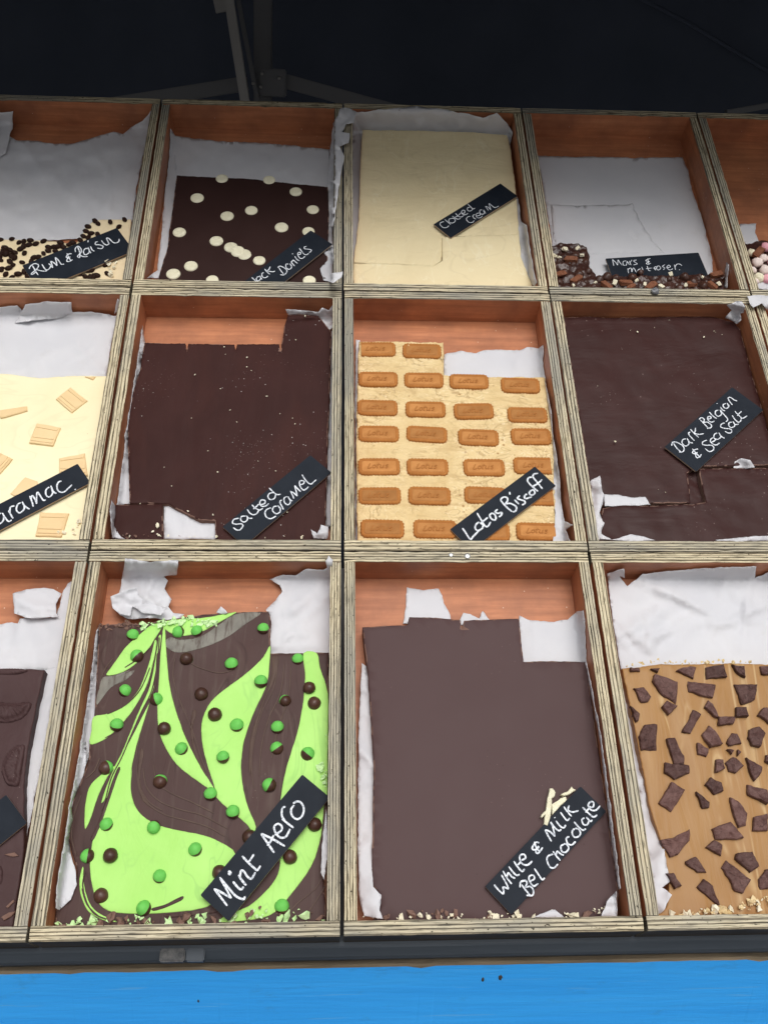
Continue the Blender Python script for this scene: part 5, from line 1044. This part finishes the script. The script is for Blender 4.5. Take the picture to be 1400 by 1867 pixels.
name_label((870, 1420, 5.6), [(884, 1616.4), (1057.5, 1433.4), (1104, 1480)], [
    [(170, 1080), (210, 1130), (265, 1180)], [(265, 1180), (268, 1140), (262, 1105), (320, 1125)], [(320, 1125), (290, 1060), (245, 980)], [(260, 940), (300, 1010), (350, 1075)], [(300, 1000), (315, 960), (350, 1000), (385, 1015)], [(320, 895), (360, 950), (400, 985), (430, 975)], [(370, 840), (410, 900), (455, 945), (480, 920)], [(400, 890), (430, 860), (445, 830)], [(450, 830), (490, 810), (480, 775), (445, 775), (430, 810), (455, 865), (510, 880), (560, 840)],
    [(630, 655), (595, 650), (560, 700), (570, 725), (610, 715), (625, 690), (600, 720), (600, 755), (625, 755), (665, 700)], [(580, 640), (600, 700), (640, 750)], [(690, 520), (720, 580), (755, 640)], [(690, 520), (740, 540), (790, 590)], [(790, 590), (770, 500), (745, 440)], [(745, 440), (790, 500), (830, 530), (855, 515)], [(800, 430), (845, 485), (880, 500), (900, 470)], [(785, 393), (792, 401)], [(845, 340), (885, 395), (915, 425), (940, 400)], [(880, 285), (920, 340), (960, 385)], [(935, 270), (925, 320), (975, 340), (1030, 325)],
    [(450, 1080), (495, 1140), (545, 1200)], [(435, 1110), (440, 1055), (490, 1040), (505, 1070), (490, 1105), (540, 1100), (570, 1140), (560, 1190), (500, 1190)], [(535, 1050), (580, 1020), (570, 985), (530, 995), (530, 1040), (570, 1095), (620, 1070)], [(580, 915), (620, 975), (660, 1030), (685, 1010)], [(770, 770), (720, 790), (710, 840), (740, 900), (780, 910), (820, 870)], [(770, 740), (805, 790), (845, 835)], [(800, 780), (815, 740), (850, 770), (880, 780)], [(880, 670), (850, 690), (860, 740), (900, 750), (930, 710), (910, 670), (880, 665)], [(935, 590), (905, 610), (920, 660), (960, 675), (1000, 640)], [(990, 510), (965, 540), (980, 590), (1020, 595), (1050, 560), (1030, 515), (995, 505)], [(985, 440), (1030, 490), (1075, 525), (1105, 510)], [(1090, 400), (1065, 420), (1080, 465), (1115, 470), (1135, 430), (1110, 395)], [(1110, 390), (1150, 435), (1170, 420)], [(1070, 290), (1125, 345), (1180, 390), (1220, 370)], [(1100, 345), (1130, 310), (1150, 280)], [(1135, 300), (1180, 285), (1180, 240), (1145, 240), (1130, 275), (1160, 320), (1210, 320), (1250, 275)]],
    .0027, 'black two-line label lying on the plain brown fudge', WL)

# ---------------------------------------------------------------- shavings and crumbs
zL = lambda p: Z(870, 1420, 5.6, p)
for pz, lab in (([(738, 95), (765, 98), (796, 140), (790, 180), (757, 200), (752, 290), (735, 400), (715, 475), (682, 462), (700, 340), (718, 200)], 'long upright white shaving beside the label, bottom row'), ([(765, 262), (850, 196), (905, 180), (914, 215), (850, 272), (765, 366)], 'broad white shaving against the label edge, bottom row'), ([(850, 160), (920, 130), (962, 76), (975, 105), (1002, 112), (930, 160), (880, 170)], 'small white shaving near the label corner, bottom row'), ([(646, 385), (660, 360), (700, 325), (706, 345), (660, 394)], 'tiny white splinter left of the long shaving')):
    q = px2(resample(zL(pz), 6, 1.6, len(pz)), WL + .001)
    bm = prism(q, WL + .0015, WT + .0012, .0007, None, lambda x_, y_: .0022 * noise.noise(Vector((x_ * 160, y_ * 160, 2))))
    ce = sum((v.co for v in bm.verts), Vector()) / len(bm.verts)
    tag(from_bm('chocolate_shaving', bm, 'white_chocolate', None, ce), lab, 'shaving', 'white chocolate shavings by the label')
def crumbs(c, r, path, n, smin, smax, mats, wv, label, seed, spread=6, flat=.45):
    r_ = random.Random(seed); bm = bmesh.new(); bd = inner(c, r)
    for i in range(n):
        k = r_.random() * (len(path) - 1); a, b_ = path[int(k)], path[int(k) + 1]; t = k - int(k)
        x = a[0] + (b_[0] - a[0]) * t; y = a[1] + (b_[1] - a[1]) * t + r_.gauss(0, spread)
        q = P(x, y, wv); q.x, q.y = clampuv(q, bd, .003)
        s = smin + (smax - smin) * r_.random() ** 2.2
        m_ = Matrix.Translation((q.x, q.y, wv + r_.uniform(-.001, .002))) @ Matrix.Rotation(r_.uniform(0, 6), 4, 'Z') @ Matrix.Rotation(r_.uniform(-.6, .6), 4, 'X') @ Matrix.Diagonal((1, r_.uniform(.4, .9), flat * r_.uniform(.3, 1), 1))
        g = bmesh.ops.create_icosphere(bm, subdivisions=1, radius=s, matrix=m_)
        mi = r_.randrange(len(mats))
        for v in g['verts']: v.co += Vector((r_.uniform(-1, 1), r_.uniform(-1, 1), r_.uniform(-1, 1))) * s * .5
        for f in {f for v in g['verts'] for f in v.link_faces}: f.material_index = mi
    return tag(from_bm('crumbs', bm, mats, None, center(c, r)), label, 'crumbs', kind='stuff')
crumbs(1, 3, [(95, 1690), (150, 1686), (240, 1676), (300, 1680), (380, 1677), (440, 1676), (520, 1672), (590, 1672)], 85, .0012, .007, ['mint_crumb', 'mint_crumb', 'mint_crumb', 'cut_chocolate'], WM + .003, 'pale green crumbs along the front of the swirled fudge', 1)
crumbs(1, 3, z6([(560, 350), (640, 348), (700, 335), (760, 325), (800, 335), (840, 345), (880, 325)]), 60, .0012, .0065, ['mint_crumb'], WM + .002, 'pale green crumbs along the cut back of the swirled fudge', 2, 3)
crumbs(1, 3, z6([(1278, 905), (1285, 950), (1300, 990), (1300, 740)]), 16, .001, .0055, ['mint_crumb'], WM + .003, 'few green crumbs at the right side of the swirled fudge', 3, 3)
crumbs(1, 3, z6([(395, 360), (450, 362), (510, 355), (570, 350)]), 40, .0015, .0045, ['cut_chocolate'], WM - .001, 'brown crumbs on the cut back left of the swirled fudge', 4, 3)
crumbs(2, 3, [(660, 1672), (740, 1668), (790, 1664), (830, 1672), (900, 1672), (1010, 1672), (1060, 1668), (1090, 1662), (1120, 1640)], 75, .001, .0056, ['white_crumb', 'white_crumb', 'white_crumb', 'cut_chocolate'], WT + .004, 'white crumbs along the front of the plain brown fudge', 5, 4)
crumbs(3, 3, [(1225, 1668), (1290, 1664), (1330, 1658), (1370, 1648), (1400, 1640), (1440, 1645)], 70, .001, .0052, ['tan_crumb', 'tan_crumb', 'white_crumb'], WT + .004, 'tan crumbs along the front of the chocolate chunk fudge', 6, 4)
crumbs(3, 3, [(1135, 1214), (1200, 1206), (1260, 1210), (1300, 1206), (1400, 1208)], 40, .001, .0032, ['tan_crumb'], WT + .001, 'tan crumbs along the cut back of the chunk fudge', 7, 1.5)
crumbs(2, 2, [(725, 633), (800, 632), (807, 650), (806, 660)], 14, .001, .0035, ['tan_crumb'], WT + .001, 'cream crumbs on the cut corner of the biscuit fudge', 8, 2)
crumbs(1, 2, z3([(470, 1000), (560, 998), (650, 1000), (900, 1005), (1240, 1000)]), 24, .0008, .0028, ['white_crumb', 'cut_chocolate'], WT + .003, 'small crumbs along the front of the dark speckled fudge', 9, 3)
crumbs(3, 2, z5([(1130, 290), (1140, 290), (950, 250), (720, 215), (350, 400), (500, 915), (640, 1135), (815, 1185)]), 12, .0006, .002, ['white_crumb'], WT + .0015, 'few white flecks on the glossy dark fudge', 12, 6)
crumbs(0, 1, zI([(1060, 560), (1070, 640), (1100, 720), (1150, 560)]), 26, .0015, .006, ['white_crumb'], WT + .003, 'white crumbs at the right end of the raisin fudge', 10, 3)
crumbs(0, 2, z3([(210, 985), (300, 985), (320, 930)]), 14, .001, .004, ['white_crumb'], WT + .003, 'pale crumbs at the front of the pale cream fudge', 11, 3)

# ---------------------------------------------------------------- stall front and frame
def wbox(name, lo, hi, mat, parent=None, bev=.001, mats=None):
    """box in world axes"""
    bm = bmesh.new(); bmesh.ops.create_cube(bm, size=1)
    ctr = (Vector(lo) + Vector(hi)) / 2; sz = Vector(hi) - Vector(lo)
    for v in bm.verts: v.co = Vector((v.co.x * sz.x, v.co.y * sz.y, v.co.z * sz.z))
    if bev: bmesh.ops.bevel(bm, geom=bm.edges[:], offset=bev, segments=2, affect='EDGES')
    me = bpy.data.meshes.new(name); bm.to_mesh(me); bm.free(); me.materials.append(MATS[mat])
    o = bpy.data.objects.new(name, me); COL.objects.link(o)
    o.location = ctr if parent is None else ctr - parent.location
    o.parent = parent
    return o
def Wd(x, y, wv): return D @ P(x, y, wv)
def at_y(x, y, Y):
    """point on the pixel's sight line at world depth Y"""
    o = D @ CAMP; d = (D.to_3x3() @ ray(x, y)); return o + d * ((Y - o.y) / d.y)
# steel rail carrying the trays
p0 = P(640, 1721, -.050); p1 = P(640, 1746, -.058)
bm = bmesh.new()
prof = [(p0.y + .01, -.0585), (p0.y - .001, -.0580), (p0.y - .003, -.0588), (p1.y + .002, -.0640), (p1.y, -.067), (p1.y, -.098), (p0.y + .01, -.098)]
sect = []
for u in np.linspace(-.75, 1.65, 41):
    sect.append([bm.verts.new((u, a + .0006 * noise.noise(Vector((u * 6, i, 0))), z_)) for i, (a, z_) in enumerate(prof)])
for s0, s1 in zip(sect[:-1], sect[1:]):
    for i in range(len(prof)):
        j = (i + 1) % len(prof); bm.faces.new((s0[i], s1[i], s1[j], s0[j]))
bm.faces.new(sect[0]); bm.faces.new(sect[-1]); bmesh.ops.recalc_face_normals(bm, faces=bm.faces)
RAIL = root('support_rail', (.34, p0.y, -.08), 'dark grey steel rail below the bottom row of trays', 'rail')
from_bm('rail_bar', bm, 'grey_painted_steel', RAIL)
for x0, x1, mt in ((292, 338, 'dusty_bracket'), (340, 374, 'grey_painted_steel')):
    q0, q1 = P(x0, 1735, -.058), P(x1, 1735, -.058)
    bm = bmesh.new(); bmesh.ops.create_cube(bm, size=1)
    for v in bm.verts: v.co = Vector(((q0.x + q1.x) / 2 + v.co.x * (q1.x - q0.x), (p0.y + p1.y) / 2 + v.co.y * (p0.y - p1.y + .002), -.066 + v.co.z * .018))
    bmesh.ops.bevel(bm, geom=bm.edges[:], offset=.0015, segments=2, affect='EDGES')
    from_bm('rail_bracket', bm, mt, RAIL)
# painted board
tf = Wd(640, 1760, -.085); tb = Wd(640, 1744, -.085)
BRD = bpy.data.objects.new('stall_front_board', None); COL.objects.link(BRD); BRD.location = (.34, tf.y, tf.z - .32)
tag(BRD, 'bright blue painted wooden board along the stall front', 'board')
bm = bmesh.new(); rows = []
NX = 160
for i in range(NX + 1):
    x = -.9 + 2.7 * i / NX
    ch = .0016 * noise.noise(Vector((x * 14, 1, 0))) + .0012 * noise.noise(Vector((x * 60, 2, 0)))
    if noise.noise(Vector((x * 22, 5, 0))) > .45: ch -= .003
    zt = .0012 * noise.noise(Vector((x * 9, 7, 0)))
    rows.append([bm.verts.new((x, ch * .3 - .000, -.36)), bm.verts.new((x, 0, -.03)), bm.verts.new((x, 0, -.0035 + ch)), bm.verts.new((x, .0016, zt + ch * .5)), bm.verts.new((x, .019, zt)), bm.verts.new((x, .019, -.36))])
for a, c_ in zip(rows[:-1], rows[1:]):
    for k in range(5):
        f = bm.faces.new((a[k], c_[k], c_[k + 1], a[k + 1])); f.material_index = 0 if k < 2 else 1
bmesh.ops.recalc_face_normals(bm, faces=bm.faces)
me = mesh_only('board_face', bm, ['blue_board_paint', 'raw_board_edge'])
o = bpy.data.objects.new('painted_plank', me); COL.objects.link(o); o.parent = BRD; o.location = Vector((0, tf.y, tf.z)) - BRD.location
# flaked patches, little holes in the paint
for x, y, s in ((362, 1825, 2.6), (880, 1786, 4), (912, 1782, 5)):
    q = at_y(x, y, tf.y); bm = bmesh.new()
    bmesh.ops.create_icosphere(bm, subdivisions=2, radius=s / 1350)
    for v in bm.verts: v.co = Vector((v.co.x * .6, v.co.y * .35, v.co.z * 1.1)) * (1 + .4 * noise.noise(v.co * 500 + Vector((x, 0, 0))))
    me = mesh_only('paint_chip', bm, 'grimy_plywood_face'); o = bpy.data.objects.new('paint_chip', me); COL.objects.link(o); o.parent = BRD; o.location = q - BRD.location

# ---------------------------------------------------------------- black canopy behind and above
def cloth_sheet(name, fn, nu, nv, mat, parent=None):
    bm = bmesh.new(); g = [[bm.verts.new(fn(i / nu, j / nv)) for j in range(nv + 1)] for i in range(nu + 1)]
    for i in range(nu):
        for j in range(nv): bm.faces.new((g[i][j], g[i + 1][j], g[i + 1][j + 1], g[i][j + 1])).smooth = True
    bmesh.ops.recalc_face_normals(bm, faces=bm.faces)
    me = mesh_only(name, bm, mat); o = bpy.data.objects.new(name, me); COL.objects.link(o); o.parent = parent
    md = o.modifiers.new('thickness', 'SOLIDIFY'); md.thickness = .002
    return o
CAN = bpy.data.objects.new('market_canopy', None); COL.objects.link(CAN)
tag(CAN, 'black canvas canopy hanging behind and over the trays', 'canopy')
YB, ZR, YF, ZE = 2.0, 2.34, .30, 1.96
cloth_sheet('back_panel', lambda a, c_: (-2.6 + 5.9 * a, YB + .03 * noise.noise(Vector((a * 9, c_ * 2, 0))) + .02 * math.sin(a * 40), .2 + (ZR + .12 - .2) * c_), 60, 24, 'black_canvas', CAN)
cloth_sheet('roof_panel', lambda a, c_: (-2.6 + 5.9 * a, YF + (YB - YF) * c_, ZE + .12 + (ZR - ZE - .12) * math.sin(min(1, c_ * 1.6) * math.pi / 2) + .02 * noise.noise(Vector((a * 7, c_ * 5, 3)))), 60, 24, 'black_canvas', CAN)
cloth_sheet('valance', lambda a, c_: (-2.6 + 5.9 * a, YF + .008 * math.sin(a * 70), ZE + .13 - .13 * c_), 60, 4, 'black_canvas', CAN)
for sx in (-2.6, 3.3):
    cloth_sheet('side_panel', lambda a, c_: (sx + .02 * math.sin(a * 30), YF + .15 + (YB - YF - .15) * a, .2 + (ZE - .1) * c_), 20, 16, 'black_canvas', CAN)
def tube(name, pts, rx, mat, parent, sq=True):
    bm = bmesh.new(); rings = []
    for i, p in enumerate(pts):
        a = pts[max(0, i - 1)]; b_ = pts[min(len(pts) - 1, i + 1)]; d = (b_ - a).normalized()
        s = d.cross(Vector((0, 1, 0))); s = s.normalized() if s.length > .01 else Vector((1, 0, 0)); t = s.cross(d)
        n_ = 4 if sq else 8
        rings.append([bm.verts.new(p + (s * math.cos(k * math.tau / n_ + math.pi / n_) * rx[0] + t * math.sin(k * math.tau / n_ + math.pi / n_) * rx[1]) * (1.414 if sq else 1)) for k in range(n_)])
    n_ = len(rings[0])
    for a, b_ in zip(rings[:-1], rings[1:]):
        for k in range(n_): bm.faces.new((a[k], b_[k], b_[(k + 1) % n_], a[(k + 1) % n_]))
    bm.faces.new(rings[0]); bm.faces.new(rings[-1]); bmesh.ops.recalc_face_normals(bm, faces=bm.faces)
    if sq: bmesh.ops.bevel(bm, geom=[e for e in bm.edges if e.is_manifold and e.calc_face_angle(0) > .5], offset=min(rx) * .18, segments=2, affect='EDGES')
    me = mesh_only(name, bm, mat); o = bpy.data.objects.new(name, me); COL.objects.link(o); o.parent = parent
    return o
tube('canvas_seam', [at_y(x, y, YB - .05) for x, y in ((1150, -12), (1172, 0), (1250, 40), (1330, 88), (1420, 142), (1500, 190))], (.006, .006), 'black_canvas', CAN, False)
FR = bpy.data.objects.new('canopy_frame', None); COL.objects.link(FR)
tag(FR, 'dark folding metal truss of the canopy behind the top trays', 'frame')
YT = 1.32
def bar(name, a, b_, wpx, mat, Y, dep=.012):
    q0, q1 = at_y(*a, Y), at_y(*b_, Y); wdt = wpx / F * (q0 - D @ CAMP).length / 2
    return tube(name, [q0, q1], (wdt, dep), mat, FR)
bar('post', (480, -60), (480, 240), 29, 'black_frame_steel', YT + .06, .016)
bar('strut', (404, -90), (452, 215), 15, 'pale_frame_alloy', YT - .08, .008)
bar('strut', (423, -60), (476, 215), 7, 'black_frame_steel', YT - .03, .006)
bar('truss_bar', (452, 152), (150, 200), 22, 'black_frame_steel', YT, .01)
bar('truss_bar', (512, 146), (760, 214), 22, 'black_frame_steel', YT, .01)
bar('truss_bar', (1322, 206), (1460, 182), 9, 'black_frame_steel', YT + .3, .01)
bar('bracket', (498, 126), (498, 176), 44, 'black_frame_steel', YT - .012, .018)
bar('gusset', (397, -30), (408, 22), 24, 'pale_frame_alloy', YT - .05, .004)
for x, y in ((509, 142), (478, 134), (476, 158), (462, 152)):
    bm = bmesh.new(); bmesh.ops.create_uvsphere(bm, u_segments=12, v_segments=8, radius=.0042)
    me = mesh_only('bolt', bm, 'pale_frame_alloy'); o = bpy.data.objects.new('bolt', me); COL.objects.link(o); o.parent = FR; o.location = at_y(x, y, YT - .034)
